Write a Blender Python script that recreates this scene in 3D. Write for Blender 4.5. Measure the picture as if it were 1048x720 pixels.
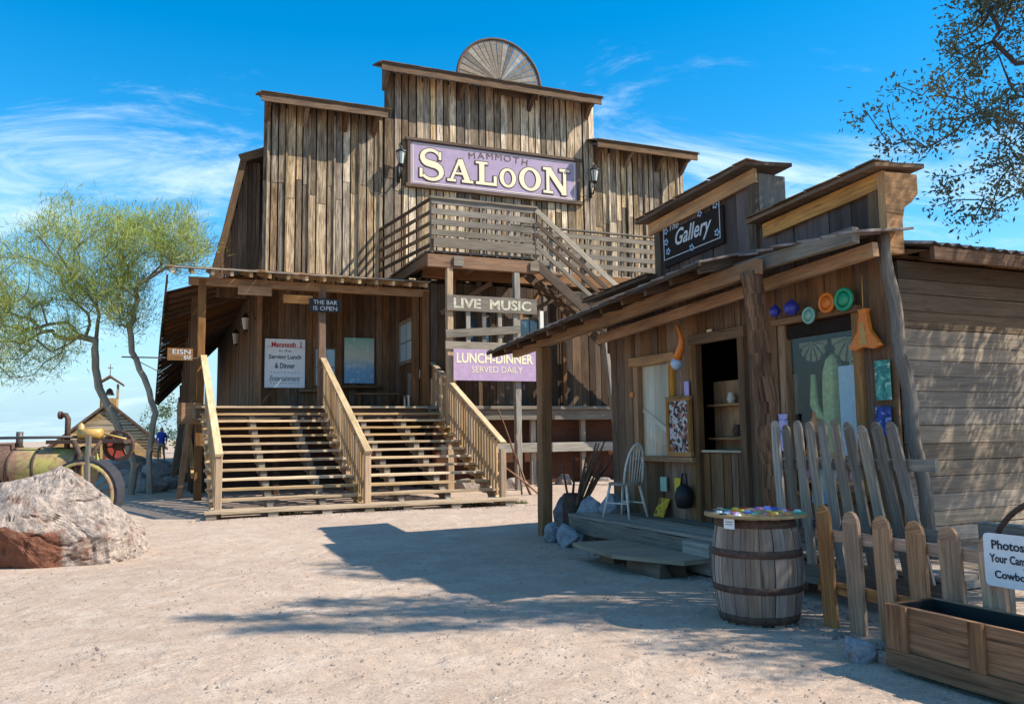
import bpy, math, random
import numpy as np
from mathutils import Vector, Matrix, noise
R = math.radians
random.seed(7); rng = np.random.default_rng(7)
for o in list(bpy.data.objects): bpy.data.objects.remove(o)
scene = bpy.context.scene
COL = scene.collection

# ------------------------------------------------------------------ camera, sky, sun, exposure
cam = bpy.data.objects.new('camera', bpy.data.cameras.new('camera')); COL.objects.link(cam)
cam.data.sensor_width = 36.0; cam.data.lens = 36.0*850/1048
cam.data.clip_start = 0.05; cam.data.clip_end = 6000
cam.matrix_world = Matrix.Translation((0, 0, 1.6)) @ Matrix.Rotation(math.pi/2+math.atan(.1), 4, 'X') @ Matrix.Rotation(-.0133, 4, 'Z')
scene.camera = cam

SUN = Vector((1.0, -0.16, 1.0)).normalized()
EL = math.asin(SUN.z); AZ = math.atan2(SUN.x, SUN.y)
world = bpy.data.worlds.new('World'); scene.world = world; world.use_nodes = True
wt = world.node_tree; wn = wt.nodes; wl = wt.links; wn.clear()
sky = wn.new('ShaderNodeTexSky'); sky.sky_type = 'NISHITA'; sky.sun_disc = False
sky.sun_elevation = EL; sky.sun_rotation = AZ; sky.air_density = 1.0; sky.dust_density = 0.2; sky.ozone_density = 2.2
hs = wn.new('ShaderNodeHueSaturation'); hs.inputs['Saturation'].default_value = 1.5; hs.inputs['Hue'].default_value = .492; hs.inputs['Value'].default_value = 1.22
wl.new(sky.outputs[0], hs.inputs['Color'])
tc = wn.new('ShaderNodeTexCoord'); sp = wn.new('ShaderNodeSeparateXYZ'); wl.new(tc.outputs['Generated'], sp.inputs[0])
def wmath(op, a, b=None, c=None):
    n = wn.new('ShaderNodeMath'); n.operation = op
    for i, q in enumerate((a, b, c)):
        if q is None: continue
        if isinstance(q, (int, float)): n.inputs[i].default_value = q
        else: wl.new(q, n.inputs[i])
    return n.outputs[0]
zc = wmath('ADD', wmath('MAXIMUM', sp.outputs['Z'], 0.0), 0.22)
px = wmath('DIVIDE', sp.outputs['X'], zc); py = wmath('DIVIDE', sp.outputs['Y'], zc)
cb = wn.new('ShaderNodeCombineXYZ'); wl.new(wmath('MULTIPLY', px, 1.0), cb.inputs[0]); wl.new(wmath('MULTIPLY', py, 2.1), cb.inputs[1])
CLX, CLY = 7.0, 2.5
n1 = wn.new('ShaderNodeTexNoise'); n1.inputs['Scale'].default_value = 1.7; n1.inputs['Detail'].default_value = 12; n1.inputs['Roughness'].default_value = .68; n1.inputs['Distortion'].default_value = .7
mpn = wn.new('ShaderNodeMapping'); mpn.inputs['Location'].default_value = (CLX, CLY, 0); mpn.inputs['Rotation'].default_value = (0, 0, R(-24)); wl.new(cb.outputs[0], mpn.inputs['Vector'])
wl.new(mpn.outputs[0], n1.inputs['Vector'])
n2 = wn.new('ShaderNodeTexNoise'); n2.inputs['Scale'].default_value = .5; n2.inputs['Detail'].default_value = 3
wl.new(mpn.outputs[0], n2.inputs['Vector'])
cl = wmath('ADD', n1.outputs['Fac'], wmath('MULTIPLY', wmath('SUBTRACT', n2.outputs['Fac'], .5), .9))
mr = wn.new('ShaderNodeMapRange'); mr.interpolation_type = 'SMOOTHSTEP'; wl.new(cl, mr.inputs['Value'])
mr.inputs['From Min'].default_value = .47; mr.inputs['From Max'].default_value = .82; mr.inputs['To Max'].default_value = .8
mx = wn.new('ShaderNodeMix'); mx.data_type = 'RGBA'; wl.new(mr.outputs[0], mx.inputs['Factor'])
hz = wn.new('ShaderNodeMapRange'); hz.interpolation_type = 'SMOOTHSTEP'; wl.new(sp.outputs['Z'], hz.inputs['Value']); hz.inputs['From Min'].default_value = -.02; hz.inputs['From Max'].default_value = .26
hm = wn.new('ShaderNodeMix'); hm.data_type = 'RGBA'; wl.new(hz.outputs[0], hm.inputs['Factor']); hm.inputs['A'].default_value = (2.5, 4.0, 4.9, 1); wl.new(hs.outputs[0], hm.inputs['B'])
wl.new(hm.outputs['Result'], mx.inputs['A']); mx.inputs['B'].default_value = (5.0, 6.2, 7.0, 1)
bg = wn.new('ShaderNodeBackground'); bg.inputs['Strength'].default_value = .12; wl.new(mx.outputs['Result'], bg.inputs['Color'])
wo = wn.new('ShaderNodeOutputWorld'); wl.new(bg.outputs[0], wo.inputs[0])

sl = bpy.data.lights.new('sun', 'SUN'); sl.energy = 5.0; sl.angle = R(.53); sl.color = (1, .935, .81)
so = bpy.data.objects.new('sun', sl); COL.objects.link(so); so.rotation_euler = (-SUN).to_track_quat('-Z', 'Y').to_euler()
scene.view_settings.view_transform = 'Standard'; scene.view_settings.look = 'None'
scene.view_settings.exposure = .66; scene.view_settings.gamma = 1

# ------------------------------------------------------------------ helpers
BASE = {}
def setp(o, label=None, cat=None, group=None, kind=None):
    if label: o['label'] = label
    if cat: o['category'] = cat
    if group: o['group'] = group
    if kind: o['kind'] = kind
    return o
class Frame:
    def __init__(s, x, y, ang):
        s.M = Matrix.Translation((x, y, 0)) @ Matrix.Rotation(ang, 4, 'Z'); s.ang = ang
    def w(s, p): return s.M @ Vector(p)
W = Frame(0, 0, 0)
S = Frame(-6.1, 16.8, math.atan2(.388, .922))          # saloon: x along the facade, y into the building
G = Frame(1.59, 13.27, math.atan2(-.914, .407))        # gallery: x along its front towards the camera, y into the building
def thing(fr, base, name, label, cat, group=None):
    o = bpy.data.objects.new(name, None); COL.objects.link(o)
    o.location = fr.w(base); o.rotation_euler = (0, 0, fr.ang); o.empty_display_size = .2
    BASE[o] = Vector(base)
    return setp(o, label, cat, group)
def rootbase(o):
    while o is not None:
        if o in BASE: return BASE[o]
        o = o.parent
    return Vector((0, 0, 0))
def copy_thing(src, loc, label, rot=None):
    c = src.copy(); COL.objects.link(c); c.location = loc; c['label'] = label
    if rot is not None: c.rotation_euler = rot
    for ch in list(src.children):
        k = ch.copy(); COL.objects.link(k); k.parent = c
        for g in list(ch.children):
            q = g.copy(); COL.objects.link(q); q.parent = k
    return c
def rnd3(): return (random.random(), random.random(), random.random())

class MB:
    """collects faces with uv (metres, v along the grain) and a per-board random colour"""
    def __init__(s): s.v = []; s.f = []; s.uv = []; s.c = []; s.m = []; s.sm = []
    def face(s, idx, uvs, col, m=0, smooth=False):
        s.f.append(idx); s.uv.extend(uvs); s.c.extend([col]*len(idx)); s.m.append(m); s.sm.append(smooth)
    def beam(s, a, b, w, h, up=(0, 0, 1), ch=None, col=None, w2=None, h2=None, m=0, rough=0.0, seg=1):
        a = Vector(a); b = Vector(b); d = b-a; L = d.length
        if L < 1e-6: return s
        d.normalize(); up = Vector(up)
        if abs(d.dot(up)) > .98: up = Vector((0, 1, 0)) if abs(d.y) < .9 else Vector((1, 0, 0))
        side = d.cross(up).normalized(); upv = side.cross(d).normalized()
        w2 = w if w2 is None else w2; h2 = h if h2 is None else h2
        if ch is None: ch = min(w, h)*.09
        col = col or rnd3(); ou, ov = random.random()*20, random.random()*20
        if rough and seg == 1: seg = max(1, int(L/.35))
        rings = []; per = None
        for k in range(seg+1):
            t = k/seg; ww = (w+(w2-w)*t)/2; hh = (h+(h2-h)*t)/2; p = a+(b-a)*t
            prof = [(-ww+ch, -hh), (ww-ch, -hh), (ww, -hh+ch), (ww, hh-ch), (ww-ch, hh), (-ww+ch, hh), (-ww, hh-ch), (-ww, -hh+ch)]
            if rough: prof = [(x+random.uniform(-rough, rough), z+random.uniform(-rough, rough)) for x, z in prof]
            i0 = len(s.v)
            for x, z in prof: s.v.append(p+side*x+upv*z)
            rings.append((i0, t*L))
            if per is None:
                per = [0]
                for q in range(8):
                    x0, z0 = prof[q]; x1, z1 = prof[(q+1) % 8]; per.append(per[-1]+math.hypot(x1-x0, z1-z0))
        for k in range(seg):
            i, l0 = rings[k]; j, l1 = rings[k+1]
            for q in range(8):
                r_ = (q+1) % 8
                s.face((i+q, i+r_, j+r_, j+q), [(per[q]+ou, l0+ov), (per[q+1]+ou, l0+ov), (per[q+1]+ou, l1+ov), (per[q]+ou, l1+ov)], col, m)
        i = rings[0][0]; j = rings[-1][0]
        s.face(tuple(i+7-q for q in range(8)), [(ou+q*.01, ov+q*.01) for q in range(8)], col, m)
        s.face(tuple(j+q for q in range(8)), [(ou+q*.01, ov+q*.01) for q in range(8)], col, m)
        return s
    def box(s, x0, x1, y0, y1, z0, z1, axis=None, **k):
        d = (abs(x1-x0), abs(y1-y0), abs(z1-z0)); cx, cy, cz = (x0+x1)/2, (y0+y1)/2, (z0+z1)/2
        if axis is None: axis = d.index(max(d))
        if axis == 0: return s.beam((x0, cy, cz), (x1, cy, cz), d[1], d[2], (0, 0, 1), **k)
        if axis == 1: return s.beam((cx, y0, cz), (cx, y1, cz), d[0], d[2], (0, 0, 1), **k)
        return s.beam((cx, cy, z0), (cx, cy, z1), d[0], d[1], (0, 1, 0), **k)
    def tube(s, pts, rad, n=10, col=None, m=0, jit=0., cap=True, smooth=True):
        pts = [Vector(p) for p in pts]; col = col or rnd3(); ov = random.random()*10
        if isinstance(rad, (int, float)): rad = [rad]*len(pts)
        rings = []; L = 0; ref = None
        for k, p in enumerate(pts):
            d = (pts[min(k+1, len(pts)-1)]-pts[max(k-1, 0)]).normalized()
            if ref is None: ref = Vector((1, 0, 0)) if abs(d.x) < .8 else Vector((0, 1, 0))
            if k == 0: a = d.cross(ref).normalized()
            else: a = (a-d*a.dot(d)).normalized()
            b = d.cross(a).normalized()
            if k: L += (p-pts[k-1]).length
            i0 = len(s.v)
            for q in range(n):
                th = 2*math.pi*q/n; r_ = rad[k]*(1+(random.uniform(-jit, jit) if jit else 0))
                s.v.append(p+(a*math.cos(th)+b*math.sin(th))*r_)
            rings.append((i0, L))
        for k in range(len(pts)-1):
            i, l0 = rings[k]; j, l1 = rings[k+1]; c0 = 2*math.pi*max(rad[k], .01)/n
            for q in range(n):
                r_ = (q+1) % n
                s.face((i+q, j+q, j+r_, i+r_), [(q*c0, l0+ov), (q*c0, l1+ov), ((q+1)*c0, l1+ov), ((q+1)*c0, l0+ov)], col, m, smooth)
        if cap:
            s.face(tuple(rings[0][0]+q for q in range(n)), [(q*.01, ov) for q in range(n)], col, m)
            s.face(tuple(rings[-1][0]+n-1-q for q in range(n)), [(q*.01, ov) for q in range(n)], col, m)
        return s
    def lathe(s, c, prof, n=24, col=None, m=0, axis='Z', smooth=True):
        c = Vector(c); col = col or rnd3(); rings = []
        for r_, h in prof:
            i0 = len(s.v)
            for q in range(n):
                th = 2*math.pi*q/n; x, y = r_*math.cos(th), r_*math.sin(th)
                s.v.append(c+(Vector((x, y, h)) if axis == 'Z' else Vector((x, h, y)) if axis == 'Y' else Vector((h, x, y))))
            rings.append(i0)
        for k in range(len(prof)-1):
            i, j = rings[k], rings[k+1]
            for q in range(n):
                r_ = (q+1) % n; u = q*.1
                ids = (i+q, i+r_, j+r_, j+q) if axis != 'Y' else (i+q, j+q, j+r_, i+r_)
                s.face(ids, [(u, prof[k][1]), (u+.1, prof[k][1]), (u+.1, prof[k+1][1]), (u, prof[k+1][1])], col, m, smooth)
        return s
    def prism(s, poly, d, col=None, m=0, grain=1):
        """poly: 3d points of a planar outline, d: extrusion vector"""
        poly = [Vector(p) for p in poly]; d = Vector(d); n = len(poly); col = col or rnd3(); i0 = len(s.v)
        ax = (poly[1]-poly[0]).normalized(); nn = d.normalized(); ay = nn.cross(ax)
        uv = [((p-poly[0]).dot(ax), (p-poly[0]).dot(ay)) for p in poly]
        if grain == 0: uv = [(b, a) for a, b in uv]
        for p in poly: s.v.append(p)
        for p in poly: s.v.append(p+d)
        s.face(tuple(range(i0, i0+n)), uv, col, m); s.face(tuple(range(i0+2*n-1, i0+n-1, -1)), uv[::-1], col, m)
        for q in range(n):
            r_ = (q+1) % n; L = (poly[r_]-poly[q]).length
            s.face((i0+q, i0+n+q, i0+n+r_, i0+r_), [(0, 0), (d.length, 0), (d.length, L), (0, L)], col, m)
        return s
    def raw(s, verts, faces, col=None, m=0, smooth=False):
        i0 = len(s.v); col = col or rnd3(); s.v.extend(Vector(p) for p in verts)
        for f in faces: s.face(tuple(i0+i for i in f), [(verts[i][0], verts[i][2] if len(verts[i]) > 2 else verts[i][1]) for i in f], col, m, smooth)
        return s
    def build(s, name, mats, parent=None, fr=None, base=None, fix=True):
        me = bpy.data.meshes.new(name)
        off = rootbase(parent) if parent is not None else Vector(base or (0, 0, 0))
        me.from_pydata([tuple(p-off) for p in s.v], [], s.f)
        uv = me.uv_layers.new(name='UVMap'); uv.data.foreach_set('uv', [c for p in s.uv for c in p])
        ca = me.color_attributes.new('rnd', 'FLOAT_COLOR', 'CORNER')
        ca.data.foreach_set('color', [c for p in s.c for c in (p[0], p[1], p[2], 1)])
        mats = mats if isinstance(mats, (list, tuple)) else [mats]
        for m in mats: me.materials.append(m)
        me.polygons.foreach_set('material_index', s.m); me.polygons.foreach_set('use_smooth', s.sm)
        me.validate(); me.update()
        o = bpy.data.objects.new(name, me); COL.objects.link(o)
        if parent is not None: o.parent = parent
        elif fr is not None: o.location = fr.w(base or (0, 0, 0)); o.rotation_euler = (0, 0, fr.ang)
        return o

def solo(mb, fr, base, name, mats, label, cat, group=None, kind=None):
    return setp(mb.build(name, mats, None, fr, base), label, cat, group, kind)

def text(mb, body, o, ux, uz, w=None, h=None, off=0., shear=0., depth=.004, m=0, sx=1., align='L', spacing=1., col=(.5, .5, .5), serif=0.):
    """lettering laid on a plane: o = lower-left (or centre for align C) corner"""
    c = bpy.data.curves.new('t', 'FONT'); c.body = body; c.size = 1; c.offset = off; c.shear = shear; c.space_character = spacing; c.resolution_u = 3
    t = bpy.data.objects.new('t', c); COL.objects.link(t)
    dg = bpy.context.evaluated_depsgraph_get(); dg.update(); me = t.evaluated_get(dg).to_mesh()
    vs = [v.co.copy() for v in me.vertices]; fs = [tuple(p.vertices) for p in me.polygons]
    t.evaluated_get(dg).to_mesh_clear(); bpy.data.objects.remove(t); bpy.data.curves.remove(c)
    if not vs: return
    x0 = min(v.x for v in vs); x1 = max(v.x for v in vs); y0 = min(v.y for v in vs); y1 = max(v.y for v in vs)
    kx = w/(x1-x0) if w else None; ky = h/(y1-y0) if h else None
    kx = kx or ky*sx; ky = ky or kx
    ux = Vector(ux).normalized(); uz = Vector(uz).normalized(); nn = ux.cross(uz); o = Vector(o)
    dx = (x0+x1)/2 if align == 'C' else x0; dy = (y0+y1)/2 if align == 'C' else y0
    P = [o+ux*(v.x-dx)*kx+uz*(v.y-dy)*ky+nn*depth for v in vs]
    i0 = len(mb.v); mb.v.extend(P)
    for f in fs: mb.face(tuple(i0+i for i in f), [(0, 0)]*len(f), col, m)

# ------------------------------------------------------------------ materials
class Mat:
    def __init__(s, name):
        s.m = bpy.data.materials.new(name); s.m.use_nodes = True; s.t = s.m.node_tree; s.n = s.t.nodes; s.l = s.t.links
        s.b = s.n['Principled BSDF']
    def node(s, t, **k):
        n = s.n.new(t)
        for a, v in k.items(): setattr(n, a, v)
        return n
    def inp(s, n, i, v):
        if v is None: return
        if hasattr(v, 'is_linked') or isinstance(v, bpy.types.NodeSocket): s.l.new(v, n.inputs[i])
        else: n.inputs[i].default_value = v
    def noise(s, vec, scale, det=4, rough=.55, dist=0.):
        n = s.node('ShaderNodeTexNoise'); s.inp(n, 'Vector', vec); n.inputs['Scale'].default_value = scale
        n.inputs['Detail'].default_value = det; n.inputs['Roughness'].default_value = rough; n.inputs['Distortion'].default_value = dist
        return n.outputs['Fac']
    def math(s, op, a, b=None, clamp=False):
        n = s.node('ShaderNodeMath', operation=op, use_clamp=clamp); s.inp(n, 0, a); s.inp(n, 1, b); return n.outputs[0]
    def ramp(s, v, a, b, lo=0., hi=1.):
        n = s.node('ShaderNodeMapRange'); n.clamp = True; s.inp(n, 'Value', v)
        for i, q in zip(('From Min', 'From Max', 'To Min', 'To Max'), (a, b, lo, hi)): n.inputs[i].default_value = q
        return n.outputs[0]
    def mix(s, f, a, b, mode='MIX'):
        n = s.node('ShaderNodeMix', data_type='RGBA', blend_type=mode)
        s.inp(n, 'Factor', f)
        for i, q in (('A', a), ('B', b)): s.inp(n, i, (tuple(q)+(1,))[:4] if isinstance(q, (tuple, list)) else q)
        return n.outputs['Result']
    def mapv(s, vec, sc):
        n = s.node('ShaderNodeMapping'); s.l.new(vec, n.inputs['Vector']); n.inputs['Scale'].default_value = sc; return n.outputs[0]
    def bump(s, h, st, dist=.01):
        n = s.node('ShaderNodeBump'); n.inputs['Strength'].default_value = st; n.inputs['Distance'].default_value = dist
        s.l.new(h, n.inputs['Height']); s.l.new(n.outputs[0], s.b.inputs['Normal'])
    def done(s, col, rough=.85, spec=.25):
        s.inp(s.b, 'Base Color', (tuple(col)+(1,))[:4] if isinstance(col, (tuple, list)) else col)
        s.inp(s.b, 'Roughness', rough); s.b.inputs['Specular IOR Level'].default_value = spec
        return s.m
def wood(name, a, b, dark, grain=.6, stain=.35, rough=.85, spec=.2, crack=.5, fine=1., vr=(.62, 1.22)):
    m = Mat(name); uv = m.node('ShaderNodeUVMap').outputs[0]; at = m.node('ShaderNodeVertexColor', layer_name='rnd')
    sep = m.node('ShaderNodeSeparateColor'); m.l.new(at.outputs['Color'], sep.inputs[0])
    r, g, bl = sep.outputs
    cb = m.node('ShaderNodeCombineXYZ'); m.inp(cb, 'X', m.math('MULTIPLY', r, 37.)); m.inp(cb, 'Y', m.math('MULTIPLY', g, 51.)); m.inp(cb, 'Z', m.math('MULTIPLY', bl, 11.))
    va = m.node('ShaderNodeVectorMath', operation='ADD'); m.l.new(uv, va.inputs[0]); m.l.new(cb.outputs[0], va.inputs[1]); p = va.outputs[0]
    gr = m.noise(m.mapv(p, (46*fine, 1.6, 1)), 1., 5, .62, .6)
    g2 = m.noise(m.mapv(p, (130*fine, 5, 1)), 1., 3, .6)
    st = m.noise(m.mapv(p, (5, 1.1, 1)), 1., 5, .6, .4)
    kn = m.node('ShaderNodeTexVoronoi'); kn.inputs['Scale'].default_value = 1; m.l.new(m.mapv(p, (6.5, 1.5, 1)), kn.inputs['Vector'])
    knot = m.ramp(kn.outputs['Distance'], .05, .13, 1, 0)
    base = m.mix(m.ramp(r, .15, .85), a, b)
    base = m.mix(m.ramp(st, .38, .68, 0, stain), base, dark)
    base = m.mix(m.ramp(gr, .40, .66, 0, grain), base, dark)
    base = m.mix(m.ramp(g2, .45, .75, 0, grain*.45), base, dark)
    base = m.mix(m.math('MULTIPLY', knot, .55), base, dark)
    cr = m.ramp(gr, .66, .70, 0, crack); base = m.mix(cr, base, (dark[0]*.25, dark[1]*.25, dark[2]*.25))
    v = m.ramp(g, 0, 1, *vr); hv = m.node('ShaderNodeHueSaturation'); m.inp(hv, 'Value', v); m.inp(hv, 'Saturation', m.ramp(bl, 0, 1, .75, 1.15)); m.l.new(base, hv.inputs['Color'])
    hgt = m.math('SUBTRACT', m.math('ADD', m.math('MULTIPLY', gr, -.8), m.math('MULTIPLY', g2, -.35)), m.math('MULTIPLY', cr, .8))
    m.bump(hgt, .75, .012)
    return m.done(hv.outputs[0], rough, spec)
def plain(name, c, rough=.7, spec=.3, metal=0., var=.12, scale=14, bump=.0, emit=None):
    m = Mat(name); tcn = m.node('ShaderNodeTexCoord').outputs['Object']; n = m.noise(tcn, scale, 5, .6)
    col = m.mix(m.ramp(n, .3, .7, 0, 1), tuple(x*(1-var) for x in c), tuple(min(1, x*(1+var)) for x in c))
    m.b.inputs['Metallic'].default_value = metal
    if bump: m.bump(n, bump, .01)
    return m.done(col, rough, spec)

M = {}
M['facade'] = wood('facade_boards', (.84, .61, .37), (.40, .29, .19), (.06, .035, .02), .9, .72, crack=1., vr=(.46, 1.6))
M['facade_dark'] = wood('shaded_porch_boards', (.26, .14, .07), (.16, .095, .055), (.035, .02, .012), .6, .5)  # darker copy of the facade boards; porch shade is put into the colour
M['cornice'] = wood('cornice_boards', (.26, .155, .085), (.16, .10, .06), (.05, .03, .018), .75, .5)
M['stair'] = wood('stair_lumber', (.66, .43, .21), (.54, .34, .17), (.17, .09, .045), .42, .35, crack=.2)
M['tread'] = wood('tread_boards', (.74, .54, .32), (.58, .40, .22), (.2, .12, .07), .45, .35, crack=.2)
M['rail'] = wood('handrail_boards', (.76, .60, .38), (.62, .46, .27), (.22, .14, .08), .55, .5, crack=.4)
M['grey'] = wood('weathered_grey_boards', (.40, .345, .27), (.28, .235, .185), (.10, .075, .055), .6, .4)
M['beam'] = wood('brown_beams', (.32, .16, .075), (.22, .12, .06), (.06, .03, .018), .5, .45)
M['gal'] = wood('gallery_boards', (.37, .20, .10), (.27, .16, .09), (.06, .035, .02), .55, .5)
M['galdark'] = wood('gallery_panel_boards', (.17, .12, .10), (.13, .095, .085), (.05, .033, .026), .55, .5)
M['fascia'] = wood('orange_fascia', (.74, .38, .14), (.54, .28, .11), (.12, .055, .025), .45, .5)
M['siding'] = wood('grey_siding', (.40, .315, .225), (.31, .245, .18), (.12, .09, .065), .55, .4, fine=.7)
M['sidingup'] = wood('eave_shaded_siding', (.20, .14, .085), (.16, .11, .07), (.06, .04, .028), .6, .45, fine=.7)  # upper side boards; the eave's shade is put into their brown
M['log'] = wood('bark_log', (.50, .27, .16), (.32, .19, .125), (.05, .028, .018), .9, .7, fine=.5)
M['picketgrey'] = wood('grey_pickets', (.42, .34, .26), (.29, .235, .18), (.07, .05, .04), .6, .5)
M['picket'] = wood('orange_pickets', (.80, .38, .16), (.66, .36, .19), (.13, .065, .035), .6, .5, vr=(.75, 1.15))
M['planter'] = wood('planter_boards', (.48, .23, .095), (.36, .185, .085), (.09, .045, .024), .7, .7, vr=(.75, 1.1))
M['barrel'] = wood('barrel_staves', (.46, .34, .26), (.34, .255, .195), (.10, .065, .045), .6, .6, vr=(.75, 1.15))
M['deck'] = wood('deck_boards', (.50, .38, .28), (.40, .31, .235), (.1, .08, .065), .5, .4)
M['wheeliron'] = plain('dark_wheel_iron', (.05, .05, .06), .6, .3, .3, .4, 25, .3)
M['iron'] = plain('rusty_iron', (.10, .06, .045), .75, .3, .3, .4, 25, .3)
M['black'] = plain('black_paint', (.02, .02, .02), .5)
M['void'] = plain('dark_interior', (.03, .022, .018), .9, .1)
M['white'] = plain('white_paint', (.74, .75, .76), .6, .3, 0, .06)
M['whitew'] = plain('worn_white_paint', (.66, .62, .54), .6, .3, 0, .2, 30)
M['purple'] = plain('purple_sign_paint', (.37, .28, .385), .65, .25, 0, .10, 3)
M['purple2'] = plain('pink_sign_paint', (.43, .29, .42), .65, .25, 0, .12, 6)
M['cream'] = plain('cream_lettering', (.78, .68, .45), .6, .25, 0, .03, 4)
M['letterdark'] = plain('brown_letter_outline', (.13, .07, .05), .6)
M['letterpale'] = plain('faded_lettering', (.50, .45, .33), .7, .2, 0, .45, 9)
M['chalk'] = plain('chalk_white_lettering', (.58, .58, .58), .7, .2, 0, .3, 30)
M['red'] = plain('red_lettering', (.45, .03, .03), .6)
M['ink'] = plain('black_lettering', (.025, .03, .045), .6)
M['glass'] = plain('lamp_glass', (.55, .53, .46), .15, .5, 0, .05)
M['rope'] = plain('rod_steel', (.11, .09, .08), .5, .4, .5)
for k, c in dict(blueglass=(.05, .06, .42), greenglass=(.02, .33, .17), orange=(.75, .2, .02), tealsign=(.1, .42, .33), lilac=(.42, .33, .68), yellow=(.75, .5, .03), bluepanel=(.42, .56, .75), blueplastic=(.05, .1, .5), pink=(.6, .2, .35), jade=(.25, .5, .42), brass=(.5, .3, .08)).items():
    M[k] = plain(k+'_paint', c, .35, .5, 0, .2, 30)

def glass_mat(name, tint, rough=.08, dark=.0):
    m = Mat(name); m.b.inputs['Metallic'].default_value = 0
    return m.done(tint, rough, .9)
M['pane'] = glass_mat('window_pane', (.06, .10, .14))
M['paleblue'] = plain('pale_blue_poster', (.35, .52, .62), .6)
def mat_gradient_poster():
    m = Mat('teal_blue_poster'); uv = m.node('ShaderNodeTexCoord').outputs['Generated']; s_ = m.node('ShaderNodeSeparateXYZ'); m.l.new(uv, s_.inputs[0])
    n = m.noise(uv, 7, 5); z = m.math('ADD', s_.outputs['Z'], m.math('MULTIPLY', m.math('SUBTRACT', n, .5), .35))
    c = m.mix(m.ramp(z, .25, .6), (.18, .36, .55), (.50, .52, .42)); c = m.mix(m.ramp(z, .62, .95), c, (.22, .42, .36)); c = m.mix(m.ramp(n, .55, .6, 0, .4), c, (.6, .68, .7))
    return m.done(c, .6)
M['poster'] = mat_gradient_poster()
def mat_ground():
    m = Mat('sandy_gravel'); p = m.node('ShaderNodeTexCoord').outputs['Object']
    a = m.noise(p, .35, 5, .6); b = m.noise(p, 9, 6, .7); c = m.noise(p, 60, 4, .7); d = m.noise(p, 2.2, 6, .62)
    col = m.mix(m.ramp(a, .35, .65), (.48, .355, .27), (.39, .285, .215))
    col = m.mix(m.ramp(d, .45, .7, 0, .6), col, (.56, .455, .375))
    col = m.mix(m.ramp(b, .48, .7, 0, .5), col, (.29, .215, .17))
    col = m.mix(m.ramp(c, .52, .64, 0, .7), col, (.22, .165, .135)); col = m.mix(m.ramp(c, .40, .3, 0, .6), col, (.74, .66, .58))
    v = m.node('ShaderNodeTexVoronoi'); m.l.new(p, v.inputs['Vector']); v.inputs['Scale'].default_value = 26
    peb = m.ramp(v.outputs['Distance'], .12, .2, 1, 0); pc = m.node('ShaderNodeSeparateColor'); m.l.new(v.outputs['Color'], pc.inputs[0])
    pm = m.math('MULTIPLY', peb, m.ramp(pc.outputs[0], .8, .84)); col = m.mix(m.math('MULTIPLY', pm, .8), col, m.mix(pc.outputs[1], (.2, .15, .13), (.6, .53, .48)))
    h = m.math('ADD', m.math('MULTIPLY', b, .5), m.math('ADD', m.math('MULTIPLY', c, .3), m.math('MULTIPLY', pm, .35))); n_ = m.node('ShaderNodeBump'); n_.inputs['Strength'].default_value = .8; n_.inputs['Distance'].default_value = .02; m.l.new(h, n_.inputs['Height'])
    tr_ = m.noise(p, 3.3, 4, .55, .6); n3 = m.node('ShaderNodeBump'); n3.inputs['Strength'].default_value = .55; n3.inputs['Distance'].default_value = .09; m.l.new(tr_, n3.inputs['Height']); m.l.new(n_.outputs[0], n3.inputs['Normal']); m.l.new(n3.outputs[0], m.b.inputs['Normal'])
    return m.done(col, .95, .1)
M['ground'] = mat_ground()
def mat_rock(name, pale, grey, rust, rustmask=None):
    m = Mat(name); p = m.node('ShaderNodeTexCoord').outputs['Object']; g = m.node('ShaderNodeSeparateXYZ'); m.l.new(p, g.inputs[0])
    a = m.noise(p, 2.2, 7, .65); b = m.noise(p, 9, 7, .7, .4); c = m.noise(p, 45, 4, .7)
    col = m.mix(m.ramp(b, .38, .62), pale, grey); col = m.mix(m.ramp(c, .45, .7, 0, .5), col, tuple(x*.45 for x in grey))
    mask = m.ramp(a, .56, .66, 0, .85)
    if rustmask:
        zz = m.math('ADD', g.outputs['Z'], m.math('MULTIPLY', m.math('SUBTRACT', a, .5), .5)); xx = m.math('ADD', g.outputs['X'], m.math('MULTIPLY', m.math('SUBTRACT', b, .5), .3))
        mk = m.math('MULTIPLY', m.ramp(zz, .46, .50, 1, 0), m.ramp(xx, .36, .44, 1, 0)); mask = m.math('MAXIMUM', mask, mk)
    col = m.mix(mask, col, m.mix(m.ramp(b, .3, .7), rust, tuple(x*.55 for x in rust)))
    m.bump(m.math('ADD', b, m.math('MULTIPLY', c, .4)), .9, .05)
    return m.done(col, .9, .15)
M['rock'] = mat_rock('boulder_rock', (.56, .44, .36), (.25, .205, .18), (.27, .115, .07), True)
M['rockgrey'] = mat_rock('grey_rock', (.40, .40, .42), (.26, .27, .30), (.33, .26, .22))
M['rubble'] = mat_rock('rubble_rock', (.38, .31, .27), (.26, .22, .20), (.30, .17, .12))
def mat_leaf(name, a, b, tr=.35):
    m = Mat(name); at = m.node('ShaderNodeVertexColor', layer_name='rnd'); s_ = m.node('ShaderNodeSeparateColor'); m.l.new(at.outputs['Color'], s_.inputs[0])
    col = m.mix(s_.outputs[0], a, b); m.done(col, .6, .25)
    t = m.node('ShaderNodeBsdfTranslucent'); m.l.new(col, t.inputs['Color']); mx_ = m.node('ShaderNodeMixShader'); mx_.inputs[0].default_value = tr
    m.l.new(m.b.outputs[0], mx_.inputs[1]); m.l.new(t.outputs[0], mx_.inputs[2]); m.l.new(mx_.outputs[0], m.n['Material Output'].inputs['Surface']); return m.m
M['paloleaf'] = mat_leaf('palo_verde_leaves', (.26, .34, .07), (.48, .50, .15), .4)
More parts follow.
